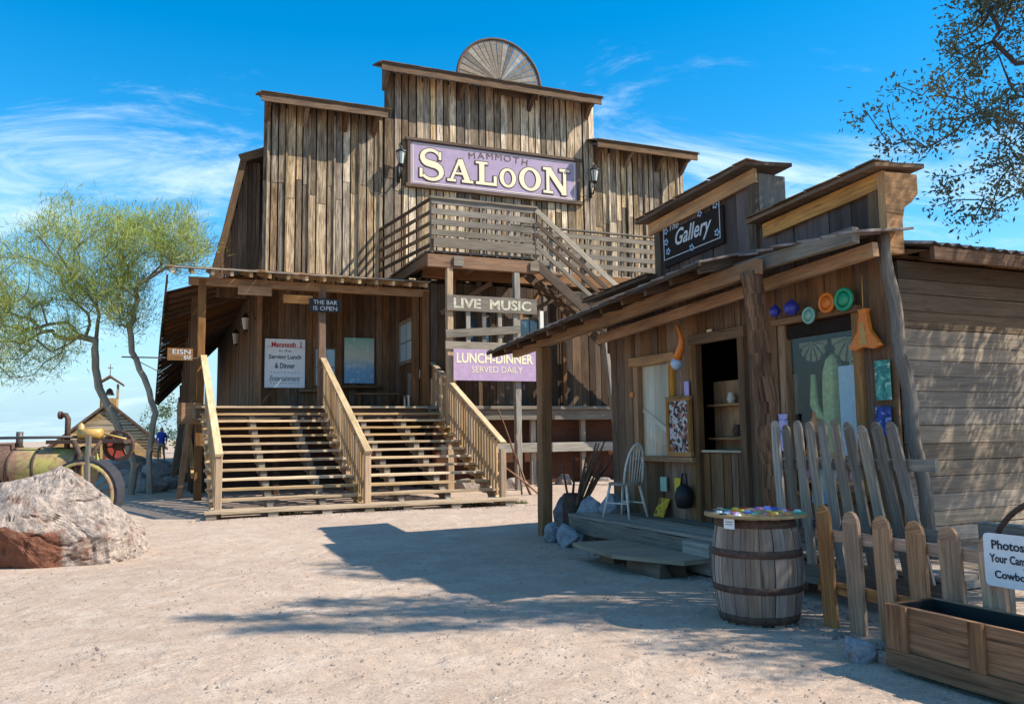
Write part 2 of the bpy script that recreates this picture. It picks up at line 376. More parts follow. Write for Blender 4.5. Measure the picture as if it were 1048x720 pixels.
M['meskleaf'] = mat_leaf('mesquite_leaves', (.06, .08, .045), (.20, .21, .12), .3)
M['shrub'] = mat_leaf('shrub_leaves', (.05, .09, .025), (.12, .17, .05))
M['bark'] = wood('tree_bark', (.17, .135, .11), (.13, .105, .09), (.05, .04, .032), .7, .5, fine=.4)
M['barkgreen'] = wood('green_bark', (.34, .29, .22), (.27, .235, .18), (.10, .08, .06), .6, .5, fine=.4)
def mat_corr():
    m = Mat('rusty_corrugated_metal'); p = m.node('ShaderNodeTexCoord').outputs['Object']; a = m.noise(p, 3, 6, .65)
    m.b.inputs['Metallic'].default_value = .2
    return m.done(m.mix(m.ramp(a, .4, .6), (.17, .12, .10), (.30, .27, .25)), .6, .3)
M['corr'] = mat_corr()
def mat_boiler():
    m = Mat('faded_yellow_green_boiler'); p = m.node('ShaderNodeTexCoord').outputs['Object']; a = m.noise(p, 2.5, 6, .65); b = m.noise(p, 11, 5, .6); s_ = m.node('ShaderNodeSeparateXYZ'); m.l.new(p, s_.inputs[0])
    c = m.mix(m.ramp(a, .35, .62), (.42, .40, .09), (.30, .17, .11)); c = m.mix(m.ramp(b, .5, .7, 0, .6), c, (.15, .08, .05))
    return m.done(c, .6, .3)
M['boiler'] = mat_boiler()
def printed(name, a, b, c):
    m = Mat(name); p = m.node('ShaderNodeTexCoord').outputs['Object']; n = m.noise(p, 7, 5, .6, .8); k = m.noise(p, 16, 3, .5)
    col = m.mix(m.ramp(n, .46, .50), a, b); col = m.mix(m.ramp(k, .57, .60), col, c); return m.done(col, .55)
M['tealprint'] = printed('teal_print', (.10, .40, .31), (.05, .22, .20), (.45, .62, .5)); M['lilacprint'] = printed('lilac_print', (.42, .33, .66), (.55, .48, .72), (.16, .14, .35)); M['blueprint'] = printed('blue_print', (.05, .09, .38), (.03, .05, .2), (.3, .38, .6)); M['yellowprint'] = printed('yellow_print', (.72, .47, .04), (.6, .36, .03), (.2, .12, .03))
M['mosaic'] = None
def mat_mosaic():
    m = Mat('jewellery_board'); p = m.node('ShaderNodeTexCoord').outputs['Object']; v = m.node('ShaderNodeTexVoronoi'); m.l.new(p, v.inputs['Vector']); v.inputs['Scale'].default_value = 24
    s_ = m.node('ShaderNodeSeparateColor'); m.l.new(v.outputs['Color'], s_.inputs[0])
    c = m.mix(m.ramp(s_.outputs[0], .45, .55), (.03, .025, .03), (.55, .5, .48)); c = m.mix(m.ramp(s_.outputs[1], .75, .8), c, (.35, .12, .08))
    return m.done(c, .5)
M['mosaic'] = mat_mosaic()
M['shingle'] = wood('church_boards', (.60, .42, .21), (.48, .33, .17), (.1, .06, .035), .5, .4)
M['shinroof'] = wood('church_roof', (.20, .12, .09), (.15, .09, .07), (.06, .035, .03), .5, .4)
M['reddoor'] = plain('red_door_paint', (.28, .04, .025), .6)
M['blueshirt'] = plain('blue_shirt_cloth', (.04, .07, .40), .9)
M['khaki'] = plain('khaki_cloth', (.33, .24, .15), .9)
M['skin'] = plain('skin', (.42, .25, .18), .6)
M['hair'] = plain('dark_hair', (.04, .025, .02), .8)

# ------------------------------------------------------------------ ground
def gh(x, y):
    t = min(1, max(0, (y-21)/14)); s_ = t*t*(3-2*t)
    return .5*s_ + .03*noise.noise(Vector((x*.35, y*.35, 0))) + .012*noise.noise(Vector((x*1.7, y*1.7, 3)))
def build_ground():
    xs = sorted(set([-4000, -1500, -600, -250, -120, -70, -45]+[round(-32+.5*i, 2) for i in range(128)]+[45, 70, 120, 250, 600, 1500, 4000]))
    ys = sorted(set([-300, -60, -15, -6]+[round(0+.4*i, 2) for i in range(120)]+[55, 65, 80, 110, 160, 300, 700, 1800, 4500]))
    v = [(x, y, gh(x, y)-(.0 if y > -6 else 0)) for y in ys for x in xs]; nx = len(xs)
    f = [(j*nx+i, j*nx+i+1, (j+1)*nx+i+1, (j+1)*nx+i) for j in range(len(ys)-1) for i in range(nx-1)]
    me = bpy.data.meshes.new('ground'); me.from_pydata(v, [], f); me.materials.append(M['ground']); me.polygons.foreach_set('use_smooth', [True]*len(f))
    o = bpy.data.objects.new('ground', me); COL.objects.link(o); setp(o, kind='structure')
build_ground()

# ------------------------------------------------------------------ SALOON
sal = thing(S, (1.78, 8.1, 0), 'saloon_building', 'tall weathered plank saloon with a stepped false front and half wheel crest', 'building')
def planks_v(mb, x0, x1, y, z0, z1, wmin=.2, wmax=.34, th=.035, split=True, zf=None, gap=.012, rag=.03, y_axis=False):
    """vertical boards on a plane; y_axis: boards run along y at x=y"""
    x = x0
    while x < x1-.03:
        w = min(random.uniform(wmin, wmax), x1-x)
        if x1-x-w < .08: w = x1-x
        t = zf(x+w/2) if zf else z1; b = z0; yy = y-random.uniform(0, .045 if gap > .02 else .02)
        cuts = [b]
        if split and t-b > 3.2: cuts.append(b+(t-b)*random.uniform(.42, .62))
        cuts.append(t+random.uniform(-rag, rag))
        for k in range(len(cuts)-1):
            c = rnd3()
            y_ = yy-(.012 if k else 0)
            if y_axis: mb.beam((y_, x+w/2, cuts[k]), (y_, x+w/2, cuts[k+1]), th, w-gap, (0, 1, 0), ch=.004, col=c)
            else: mb.beam((x+w/2, y_, cuts[k]), (x+w/2, y_, cuts[k+1]), w-gap, th, (0, 1, 0), ch=.004, col=c)
        x += w
    return mb
# upper false front
mb = MB()
planks_v(mb, 1.75, 5.55, 8.1, 6.3, 12.12, gap=.042, rag=.008); planks_v(mb, 5.55, 13.35, 8.05, 6.3, 13.69, gap=.042, rag=.008); planks_v(mb, 13.35, 17.2, 8.1, 6.3, 12.12, gap=.042, rag=.008)
ff = mb.build('false_front', M['facade'], sal)
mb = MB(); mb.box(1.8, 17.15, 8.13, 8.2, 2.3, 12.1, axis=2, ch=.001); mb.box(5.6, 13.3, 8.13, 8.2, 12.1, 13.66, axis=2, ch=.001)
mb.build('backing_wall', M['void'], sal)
# battens over the joints
x = 1.9
while x < 17.1:
    mb = MB()
    zt = 11.9 if (x < 5.5 or x > 13.4) else 13.5
    mb.box(x-.03, x+.03, 8.0, 8.07, 6.35, zt-random.uniform(0, .1)); x += random.uniform(.55, .95); mb.build('batten', M['facade'], ff)
# cornices: sloped cap board roof with fascia, brackets
def cornice(x0, x1, z, d=.78):
    mb = MB(); x = x0
    mb.beam((x0, 7.33, z+.0), (x1, 7.33, z+.0), .06, .22, (0, 0, 1), rough=.006)
    mb.prism([(x0-.08, 7.28, z+.11), (x0-.08, 8.3, z+.42), (x1+.08, 8.3, z+.42), (x1+.08, 7.28, z+.11)], (0, 0, .05))
    mb.prism([(x0+.03, 7.4, z+.0), (x0+.03, 8.1, z+.30), (x1-.03, 8.1, z+.30), (x1-.03, 7.4, z+.0)], (0, 0, .04))
    c = mb.build('cornice', M['cornice'], sal)
    mb = MB(); x = x0
    while x < x1:
        w = random.uniform(.25, .5); mb.beam((min(x+w/2, x1), 7.24, z+.17), (min(x+w/2, x1), 8.32, z+.49), w*.97, .022, (0, 0, 1)); x += w
    mb.build('shingle_cap', M['gal'], c)
    for xb in (x0+.25, x0+(x1-x0)*.36, x0+(x1-x0)*.68, x1-.3):
        b = MB(); b.prism([(xb-.07, 8.04, z-.5), (xb-.07, 8.04, z+.2), (xb-.07, 7.42, z-.02), (xb-.07, 7.42, z-.12), (xb-.07, 7.62, z-.16), (xb-.07, 7.9, z-.42)], (.14, 0, 0), grain=0)
        b.build('bracket', M['cornice'], c)
cornice(1.6, 5.5, 11.85); cornice(5.3, 13.3, 13.42); cornice(13.1, 17.35, 11.85)
# half wheel crest
mb = MB(); cx, cz, r0 = 9.55, 13.72, 1.52
N = 19
for k in range(N):
    a0 = math.pi*k/N+.012; a1 = math.pi*(k+1)/N-.012
    mb.prism([(cx+.16*math.cos(a0), 7.75, cz+.16*math.sin(a0)), (cx+r0*math.cos(a0), 7.75, cz+r0*math.sin(a0)), (cx+r0*math.cos(a1), 7.75, cz+r0*math.sin(a1)), (cx+.16*math.cos(a1), 7.75, cz+.16*math.sin(a1))], (0, .04+random.uniform(0, .02), 0), grain=1)
wh = mb.build('half_wheel_crest', M['grey'], sal)
mb = MB(); mb.tube([(cx+(r0+.03)*math.cos(math.pi*k/28), 7.75, cz+(r0+.03)*math.sin(math.pi*k/28)) for k in range(29)], .05, 8)
mb.build('rim', M['cornice'], wh)
mb = MB(); mb.box(cx-.03, cx+r0-.06, 7.79, 7.84, cz-.4, cz+.1); mb.box(cx-r0+.1, cx+r0-.1, 7.80, 7.9, cz-.1, cz+.08); mb.build('brace', M['cornice'], wh)
# gabled body behind
mb = MB()
mb.prism([(.40, 8.42, 6.3), (1.22, 8.42, 10.3), (1.9, 8.42, 10.75), (1.9, 8.42, 10.55), (1.30, 8.42, 10.2), (.48, 8.42, 6.3)], (0, 22, 0))
mb.prism([(1.9, 8.6, 10.75), (8.9, 8.6, 12.2), (8.9, 8.6, 12.05), (1.9, 8.6, 10.6)], (0, 21.8, 0)); mb.prism([(8.9, 8.6, 12.2), (18.5, 8.6, 7.0), (18.5, 8.6, 6.8), (8.9, 8.6, 12.05)], (0, 21.8, 0))
mb.build('main_roof', M['gal'], sal)
mb = MB(); mb.beam((.40, 8.36, 6.3), (1.24, 8.36, 10.3), .06, .2, (0, 0, 1)); mb.build('bargeboard', M['cornice'], sal); mb = MB(); mb.beam((1.1, 8.34, 10.2), (1.8, 8.34, 10.5), .06, .26, (0, 0, 1)); mb.build('bargeboard', M['cornice'], sal)
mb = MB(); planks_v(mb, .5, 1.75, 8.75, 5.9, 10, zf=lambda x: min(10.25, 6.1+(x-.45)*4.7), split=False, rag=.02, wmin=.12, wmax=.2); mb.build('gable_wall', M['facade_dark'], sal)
mb = MB(); mb.box(1.85, 18, 30.2, 30.3, 0, 7, axis=2); mb.box(17.1, 17.2, 8.3, 30.2, 0, 7.5, axis=1); mb.build('rear_wall', M['gal'], sal)
# porch walls
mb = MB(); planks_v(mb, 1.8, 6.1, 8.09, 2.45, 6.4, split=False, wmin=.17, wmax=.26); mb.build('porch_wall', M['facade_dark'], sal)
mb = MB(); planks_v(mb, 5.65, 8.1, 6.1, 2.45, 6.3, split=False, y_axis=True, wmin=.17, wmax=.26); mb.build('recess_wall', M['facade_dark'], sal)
mb = MB(); planks_v(mb, 8.2, 30.0, 1.82, .3, 6.8, split=False, y_axis=True, wmin=.25, wmax=.4); mb.build('side_wall', M['gal'], sal)
mb = MB(); planks_v(mb, 6.15, 16.6, 5.62, 2.45, 6.15, split=False, wmin=.2, wmax=.32); mb.build('front_wall', wood('mid_wall_boards', (.19, .12, .07), (.10, .065, .045), (.04, .026, .018), .65, .5), sal)  # boards toned dark to carry the shadow of balcony and stair
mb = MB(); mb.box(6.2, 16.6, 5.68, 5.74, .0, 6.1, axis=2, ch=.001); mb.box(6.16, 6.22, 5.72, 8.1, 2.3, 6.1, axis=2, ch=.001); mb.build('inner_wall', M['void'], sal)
for x in (1.9, 2.35, 3.2, 4.15, 5.4): pass
mb = MB(); mb.box(1.66, 1.80, 7.9, 8.02, 2.5, 6.3); mb.build('corner_trim', M['beam'], sal); mb = MB(); mb.box(5.95, 6.09, 7.9, 8.03, 2.5, 6.3); mb.build('corner_trim', M['beam'], sal)
# porch floor
mb = MB()
y = 5.25
mb.box(-.1, 6.4, 5.2, 5.38, 2.405, 2.46, axis=0)
k = 5.4
while k < 8.1: mb.box(-.1, 6.15, k+.005, k+.19, 2.42, 2.46); k += .2
k = 8.1
while k < 30: mb.box(-.15, 1.8, k+.01, k+.29, 2.42, 2.46); k += .3
mb.box(-.18, -.08, 5.4, 30, 2.14, 2.42)
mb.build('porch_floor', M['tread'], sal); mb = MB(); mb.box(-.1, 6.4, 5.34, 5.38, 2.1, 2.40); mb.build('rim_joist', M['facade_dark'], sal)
mb = MB(); mb.box(6.15, 16.6, 4.9, 5.6, 2.36, 2.46, axis=0); mb.build('ledge', M['grey'], sal)
mb = MB(); mb.box(6.15, 16.6, 5.0, 5.12, 2.05, 2.355); mb.box(6.5, 16.6, 5.05, 5.2, 1.08, 1.36)
for xx in (7.6, 9.4, 11.1, 12.9, 14.5): mb.box(xx, xx+.16, 5.2, 5.34, 0, 2.1)
mb.build('ledge_beam', M['grey'], sal)
mb = MB()
for xx in (2.0, 4.0, 6.0, 8.2): mb.box(xx, xx+.16, 6.3, 6.46, 0, 2.3)
mb.box(-.1, 16.5, 7.95, 8.02, 0, 2.3, axis=2); mb.box(6.4, 16.5, 5.5, 5.56, 0, 2.05, axis=0)
mb.build('foundation', wood('reddish_cribbing', (.13, .062, .04), (.085, .045, .03), (.05, .025, .02), .5, .5), sal)
# posts of the porch
for x, y in ((0, 5.62), (3.18, 5.62), (6.2, 5.6), (5.93, 5.72)):
    mb = MB(); mb.box(x-.1, x+.1, y-.1, y+.1, 0 if x < 1 else 2.4, 5.85, rough=.006); mb.build('porch_post', M['beam'], sal)
for y in (8.5, 11.5, 14.5, 17.5, 21, 25, 29):
    mb = MB(); mb.box(-.17, .0, y, y+.17, 0, 5.9-(y-8)*.1, rough=.01); mb.build('porch_post', M['beam'], sal)
for x, y, h in ((-.14, 6.6, 2.4), (-.3, 9.8, 2.4), (-.25, 13, 2.4), (-.1, 16, 2.4)):
    mb = MB(); mb.beam((x-.3, y, 0), (x, y, h), .16, .16, rough=.01); mb.build('stilt', M['gal'], sal)
# porch roof, front and side
mb = MB(); x = -.92
while x < 6.1:
    w = random.uniform(.16, .3); g_ = random.choice([.004, .006, .02, .03]); w = min(w, 6.15-x)
    if w < .05: break
    dz = random.uniform(-.012, .012)
    mb.beam((x+w/2, 4.9+random.uniform(-.05, .05), 6.02+dz), (x+w/2, 8.08, 6.68+dz), w-g_, .028, (0, 0, 1)); x += w
pr = mb.build('porch_roof', M['gal'], sal)
for k in range(15):
    x = -.75+k*.485
    mb = MB(); mb.beam((x, 4.93, 5.93), (x, 8.08, 6.585), .08, .12, (0, 0, 1)); mb.build('rafter', M['tread'], pr)
mb = MB(); mb.box(-.35, 6.3, 5.52, 5.68, 5.7, 5.92, rough=.008); mb.build('header_beam', M['fascia'], pr)
mb = MB(); mb.beam((-.9, 4.9, 6.03), (6.15, 4.9, 6.03), .03, .03, (0, 0, 1)); mb.build('fascia', M['grey'], pr)
mb = MB(); N = 60
def eave(y): t = min(1, (y-5)/25); return (-.86-.42*t, 6.05-1.35*t-1.25*max(0, (t-.45))/.55)
y = 4.95
y = 8.12
while y < 30:
    w = random.uniform(.22, .34); ex, ez = eave(y+w/2)
    mb.beam((ex+random.uniform(-.015, .015), y+w/2, ez), (1.76, y+w/2, 6.75 if y > 8 else 6.2+(y-5)*.15), w+.01, .03, (0, 0, 1)); y += w
sr = mb.build('side_porch_roof', M['gal'], sal)
for k in range(24):
    y = 8.3+k*.93; ex, ez = eave(y); mb = MB(); mb.beam((ex+.1, y, ez-.07), (1.74, y, 6.6), .08, .12, (0, 0, 1)); mb.build('rafter', M['beam'], sr)
mb = MB()
for k in range(12):
    y0 = 6+k*2; a = eave(y0); b = eave(y0+2); mb.beam((a[0], y0, a[1]-.05), (b[0], y0+2, b[1]-.05), .05, .14, (0, 0, 1))
mb.build('fascia', M['gal'], sr)
# brace boards below the left porch
mb = MB(); mb.box(-.55, .05, 5.5, 5.56, 2.0, 2.55, axis=0); mb.beam((-.1, 5.7, .6), (-.2, 9.5, 2.3), .12, .05); mb.beam((-.1, 9.5, .6), (-.2, 13.5, 2.3), .12, .05); mb.beam((-.1, 13.5, .6), (-.2, 17.5, 2.3), .12, .05)
mb.build('brace', M['fascia'], sal)
# windows of the porch
def window(parent, fr_pts, name='window'):
    pass
def win_x(parent, x0, x1, y, z0, z1, glass, frame, bars=(1, 1), fw=.08, yd=-1):
    mb = MB(); t = .06
    mb.box(x0-fw, x1+fw, y-t, y, z1, z1+fw); mb.box(x0-fw, x1+fw, y-t-.02, y, z0-fw, z0); mb.box(x0-fw, x0, y-t, y, z0, z1); mb.box(x1, x1+fw, y-t, y, z0, z1)
    for k in range(1, bars[0]+1): xx = x0+(x1-x0)*k/(bars[0]+1); mb.box(xx-.015, xx+.015, y-.045, y-.015, z0, z1)
    for k in range(1, bars[1]+1): zz = z0+(z1-z0)*k/(bars[1]+1); mb.box(x0, x1, y-.04, y-.012, zz-.015, zz+.015)
    w_ = mb.build('window', frame, parent)
    mb = MB(); mb.box(x0, x1, y-.025, y-.015, z0, z1, axis=0, ch=.0005); mb.build('pane', glass, w_); return w_
win_x(sal, 3.42, 4.0, 8.03, 3.2, 4.32, M['paleblue'], M['beam'], (1, 1), .05)
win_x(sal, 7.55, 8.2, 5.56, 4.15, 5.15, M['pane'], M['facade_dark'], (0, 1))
win_x(sal, 9.25, 9.85, 5.56, 3.9, 5.15, M['pane'], M['grey'], (1, 1))
mb = MB(); y0, y1 = 6.35, 7.75
mb.box(6.0, 6.06, y0-.1, y1+.1, 5.1, 5.22, axis=1); mb.box(6.0, 6.06, y0-.1, y1+.1, 3.83, 3.95, axis=1); mb.box(6.0, 6.06, y0-.12, y0, 3.9, 5.15); mb.box(6.0, 6.06, y1, y1+.12, 3.9, 5.15)
mb.box(6.02, 6.05, y0+.68, y0+.72, 3.95, 5.1); mb.box(6.02, 6.05, y0, y1, 4.5, 4.54, axis=1)
w_ = mb.build('window', M['grey'], sal); mb = MB(); mb.box(6.035, 6.045, y0, y1, 3.95, 5.1, axis=1, ch=.001); mb.build('pane', M['paleblue'], w_)
mb = MB(); mb.box(4.2, 5.5, 7.8, 8.05, 3.12, 3.2, axis=0); mb.box(2.9, 4.0, 7.85, 8.05, 3.0, 3.06, axis=0); mb.build('wall_shelf', M['beam'], sal)

# ------------------------------------------------------------------ signs of the saloon
def board(mb, x0, x1, y, z0, z1, t=.05, **k): return mb.box(x0, x1, y, y+t, z0, z1, axis=0, **k)
sg = thing(S, (9.5, 7.95, 9.83), 'sign', 'long lilac sign reading Mammoth Saloon high on the false front', 'sign')
mb = MB(); board(mb, 6.42, 12.55, 7.93, 9.88, 11.3, ch=.003); mb.build('panel', M['purple'], sg)
mb = MB(); mb.box(6.25, 12.75, 7.86, 8.02, 11.32, 11.42); mb.box(6.25, 12.75, 7.86, 8.02, 9.74, 9.86); mb.box(6.3, 6.41, 7.88, 8.0, 9.86, 11.32); mb.box(12.56, 12.68, 7.88, 8.0, 9.86, 11.32); mb.build('frame', M['cornice'], sg)
def western(mb, m, yy, grow=0.):
    """slab-serif SALOON from strokes"""
    cnt = [yy]
    def slab(x0, z0, x1, z1):
        yy = cnt[0]; cnt[0] -= .0002
        mb.prism([(x0-grow, yy, z0-grow), (x1+grow, yy, z0-grow), (x1+grow, yy, z1+grow), (x0-grow, yy, z1+grow)], (0, .006, 0), m=m)
    def stroke(a, b, w):
        yy = cnt[0]; cnt[0] -= .0002
        a = Vector((a[0], yy, a[1])); b = Vector((b[0], yy, b[1])); d = (b-a).normalized(); n = Vector((-d.z, 0, d.x))*(w/2+grow); e = d*grow
        mb.prism([a-n-e, b-n+e, b+n+e, a+n-e], (0, .006, 0), m=m)
    def ringo(cx, cz, rx, rz, wx, wz):
        n = 28
        for k in range(n):
            a0 = 2*math.pi*k/n; a1 = 2*math.pi*(k+1)/n
            o = lambda a, gx, gz: (cx+(rx+gx)*math.cos(a), yy, cz+(rz+gz)*math.sin(a))
            mb.prism([o(a0, -wx-grow, -wz-grow), o(a0, grow, grow), o(a1, grow, grow), o(a1, -wx-grow, -wz-grow)], (0, .006, 0), m=m)
    # S
    pts = []
    for k in range(25):
        t = k/24
        if t < .5: a = math.pi*(.08+t*2*1.34); x = 7.12+.30*math.cos(a); z = 10.83+.24*math.sin(a)
        else: a = math.pi*(1.42-1.0)-(t-.5)*2*math.pi*1.34; x = 7.14+.34*math.cos(a+math.pi*.08); z = 10.33+.26*math.sin(a+math.pi*.08)
        pts.append((x, z))
    for k in range(24):
        w_ = .10+.13*math.exp(-((k-12)/5.)**2); stroke(pts[k], pts[k+1], w_); 
        cnt[0] -= .0002; mb.prism([(pts[k][0]+(w_/2+grow)*math.cos(q*math.pi/4), cnt[0], pts[k][1]+(w_/2+grow)*math.sin(q*math.pi/4)) for q in range(8)], (0, .006, 0), m=m)
    slab(7.38, 10.76, 7.47, 11.03); slab(6.72, 10.12, 6.82, 10.42)
    # A
    stroke((7.82, 10.14), (8.12, 10.86), .09); stroke((8.4, 10.14), (8.13, 10.86), .19); slab(7.9, 10.34, 8.35, 10.41); slab(7.68, 10.08, 7.98, 10.17); slab(8.2, 10.08, 8.6, 10.17)
    # L
    slab(8.82, 10.08, 9.01, 10.88); slab(8.7, 10.8, 9.13, 10.88); slab(8.7, 10.08, 9.45, 10.18); slab(9.35, 10.08, 9.46, 10.42)
    ringo(9.88, 10.42, .31, .34, .15, .09); ringo(10.72, 10.47, .42, .42, .19, .10)
    # N
    slab(11.34, 10.06, 11.46, 10.95); stroke((11.42, 10.92), (12.02, 10.12), .2); slab(12.0, 10.06, 12.12, 10.95); slab(11.22, 10.87, 11.55, 10.97); slab(11.22, 10.04, 11.6, 10.13); slab(11.86, 10.87, 12.27, 10.97); slab(11.93, 10.02, 12.12, 10.12)
mb = MB(); western(mb, 0, 7.926, .035); mb.build('letter_outline', M['letterdark'], sg)
mb = MB(); western(mb, 0, 7.909, 0.); mb.build('lettering', M['cream'], sg)
mb = MB()
for i, chh in enumerate('MAMMOTH'):
    t = (i-3)/3.; text(mb, chh, (9.55+t*.98, 7.925, 11.12-.06*t*t), (1, 0, -.12*t), (.12*t, 0, 1), h=.22, sx=1.15, off=0., align='C', depth=.004)
mb.build('small_lettering', M['letterdark'], sg)
mb = MB()
for a, b in (((6.5, 9.94), (12.47, 9.94)), ((6.5, 11.24), (12.47, 11.24))): mb.box(a[0], b[0], 7.922, 7.93, a[1]-.012, a[1]+.012, ch=.001)
for xx in (6.5, 12.47): mb.box(xx-.012, xx+.012, 7.922, 7.93, 9.94, 11.24, ch=.001)
mb.build('border_line', M['cream'], sg)

def hangsign(x0, x1, y, z0, z1, lines, name, label, pm, lm, th=.03, fr=S, ux=(1, 0, 0)):
    s_ = thing(fr, ((x0+x1)/2, y, z0), name, label, 'sign'); mb = MB(); board(mb, x0, x1, y, z0, z1, th, ch=.003); mb.build('panel', pm, s_)
    mb = MB()
    for ln in lines:
        t, cx_, cz_, w_, h_ = ln[:5]; kw = ln[5] if len(ln) > 5 else {}
        text(mb, t, (x0+(x1-x0)*cx_, y, z0+(z1-z0)*cz_), (1, 0, 0), (0, 0, 1), w=(x1-x0)*w_, h=(z1-z0)*h_, align='C', depth=.006, **kw)
    mb.build('lettering', lm, s_); return s_
s1 = hangsign(1.9, 3.09, 8.0, 3.12, 4.6, [('in the', .5, .76, .3, .05), ('Serving Lunch', .5, .62, .8, .12, dict(off=.02)), ('& Dinner', .5, .45, .5, .11, dict(off=.02)), ('- - - - - - - - -', .5, .31, .7, .012), ('Entertainment', .5, .19, .75, .11, dict(shear=.2)), ('- - - - - - - - - -', .5, .09, .7, .012)], 'sign', 'white painted sign with a red heading offering lunch, dinner and entertainment on the porch wall', M['white'], M['ink'])
mb = MB(); text(mb, 'Mammoth', (2.45, 8.0, 4.43), (1, 0, 0), (0, 0, 1), w=.72, h=.16, off=.03, align='C', depth=.007); text(mb, 'J', (2.95, 8.0, 4.43), (1, 0, 0), (0, 0, 1), h=.2, off=.02, align='C', depth=.007)
mb.box(1.93, 3.06, 7.99, 8.0, 4.35, 4.36, ch=.001); mb.build('red_heading', M['red'], s1)
ps = MB(); ps.box(4.3, 5.24, 8.0, 8.02, 3.28, 4.71, axis=0, ch=.002); solo(ps, S, (4.77, 8.0, 3.28), 'poster', M['poster'], 'pale blue and green poster on the porch wall right of the middle post', 'poster')
hangsign(2.8, 3.68, 5.44, 5.1, 5.48, [('THE BAR', .5, .72, .75, .3), ('IS OPEN', .5, .27, .75, .3)], 'sign', 'small black sign reading The Bar Is Open at the porch beam', M['black'], M['chalk'])
mb = MB(); board(mb, .9, 1.78, 5.44, 5.48, 5.74); solo(mb, S, (1.3, 5.44, 5.48), 'sign_board', M['fascia'], 'blank orange board under the porch beam beside the left post', 'board')
mb = MB(); board(mb, 2.1, 2.9, 5.5, 5.32, 5.55, .03); solo(mb, S, (2.5, 5.5, 5.32), 'sign_board', M['fascia'], 'blank orange board tucked behind the small black bar sign', 'board')
sx = hangsign(-.82, -.2, 5.46, 3.66, 3.98, [('EISN', .55, .7, .7, .38), ('BAR', .8, .25, .3, .32)], 'sign', 'little dark sign on an iron rod left of the porch', M['gal'], M['chalk'])
mb = MB(); mb.tube([(-1.9, 5.5, 3.72), (-.1, 5.5, 3.72)], .018, 6); mb.tube([(-1.7, 5.5, 3.72), (-.9, 5.5, 3.3)], .012, 6); mb.build('rod', M['rope'], sx)

# lanterns on the facade
def lantern(fr, base, label, group):
    t = thing(fr, base, 'wall_lantern', label, 'lantern', group); x, y, z = base
    mb = MB(); mb.lathe((x, y, z), [(.005, 1.06), (.03, 1.0), (.05, .95), (.17, .86), (.185, .82), (.02, .82)], 8, smooth=False); mb.lathe((x, y, z), [(.02, .33), (.1, .38), (.11, .42), (.01, .42)], 8, smooth=False)
    for q in range(4):
        a = math.pi/4+q*math.pi/2; mb.tube([(x+.10*math.cos(a), y+.10*math.sin(a), z+.4), (x+.165*math.cos(a), y+.165*math.sin(a), z+.84)], .012, 5)
    mb.build('cage', M['black'], t)
    mb = MB(); mb.lathe((x, y, z), [(.02, .42), (.085, .43), (.145, .81), (.02, .815)], 8, smooth=False); mb.build('lamp_glass', M['glass'], t)
    mb = MB(); mb.tube([(x, y, z+.35), (x, y+.02, z+.15), (x, y+.15, z+.0), (x, y+.33, z+.08)], .028, 8); mb.tube([(x, y+.33, z-.1), (x, y+.33, z+.5)], .05, 8); mb.tube([(x, y+.33, z+.45), (x, y+.1, z+.98), (x, y, z+1.05)], .016, 6); mb.build('bracket', M['black'], t); return t
l1 = lantern(S, (6.02, 7.62, 9.95), 'black lantern on the false front left of the long lilac sign', 'lanterns on the false front')
copy_thing(l1, S.w((13.12, 7.62, 10.15)), 'black lantern on the false front right of the long lilac sign')
def small_lantern(x, y, z, label):
    t = thing(S, (x, y, z), 'wall_lantern', label, 'lantern', 'small porch lanterns')
    mb = MB(); mb.lathe((x, y, z), [(.01, 0), (.07, .02), (.08, .06), (.01, .07)], 8, smooth=False); mb.build('base', M['black'], t)
    mb = MB(); mb.lathe((x, y, z), [(.01, .62), (.05, .56), (.14, .46), (.02, .45)], 8, smooth=False); mb.tube([(x, y, z+.5), (x+.2, y, z+.75), (x+.3, y, z+.4)], .015, 6); mb.build('cap', M['black'], t)
    mb = MB(); mb.lathe((x, y, z), [(.01, .07), (.07, .08), (.12, .44), (.01, .45)], 8, smooth=False); mb.build('lamp_glass', M['glass'], t); return t
small_lantern(1.45, 9.4, 4.95, 'frosted lantern under the side porch roof nearer the corner')
small_lantern(1.45, 13.2, 4.9, 'frosted lantern under the side porch roof farther back')

# ------------------------------------------------------------------ STAIRCASE
st = thing(S, (3.2, 0, 0), 'wooden_staircase', 'wide open wooden stairs with twelve treads climbing to the saloon porch', 'stairs')
NT = 13
def ty(k): return .12+5.08*k/(NT-1)
def tz(k): return .17+2.28*k/(NT-1)
for k in range(NT-1):
    mb = MB(); ww = random.uniform(-.02, .02)
    mb.box(.0+ww, 6.62+ww, ty(k)-.04, ty(k)+.3, tz(k)-.055, tz(k), axis=0, rough=.003)
    mb.build('tread', M['tread'], st)
mb = MB(); mb.box(-.08, 6.72, -.08, .1, .10, .16, axis=0, rough=.004); mb.build('toe_board', M['tread'], st)
for x in (.05, 1.25, 2.35, 3.25, 4.1, 5.2, 6.5): mb = MB(); mb.box(x-.1, x+.1, -.05, .1, -.02, .1, axis=0); mb.build('foot_block', M['grey'], st)
for x in (.12, 1.25, 2.35, 3.18, 4.1, 5.2, 6.42):
    mb = MB()
    for k in range(NT-1): mb.box(x-.07, x+.07, ty(k)+.0, ty(k)+.44, max(0, tz(k)-.33), tz(k)-.06, axis=1)
    mb.beam((x, .1, -.1), (x, 5.3, 2.12), .13, .2, (0, 0, 1)); mb.build('stringer', M['grey'] if x in (1.25, 2.35, 4.1, 5.2) else M['stair'], st)
def slope_z(y): return .17+2.28*(y-.12)/5.08
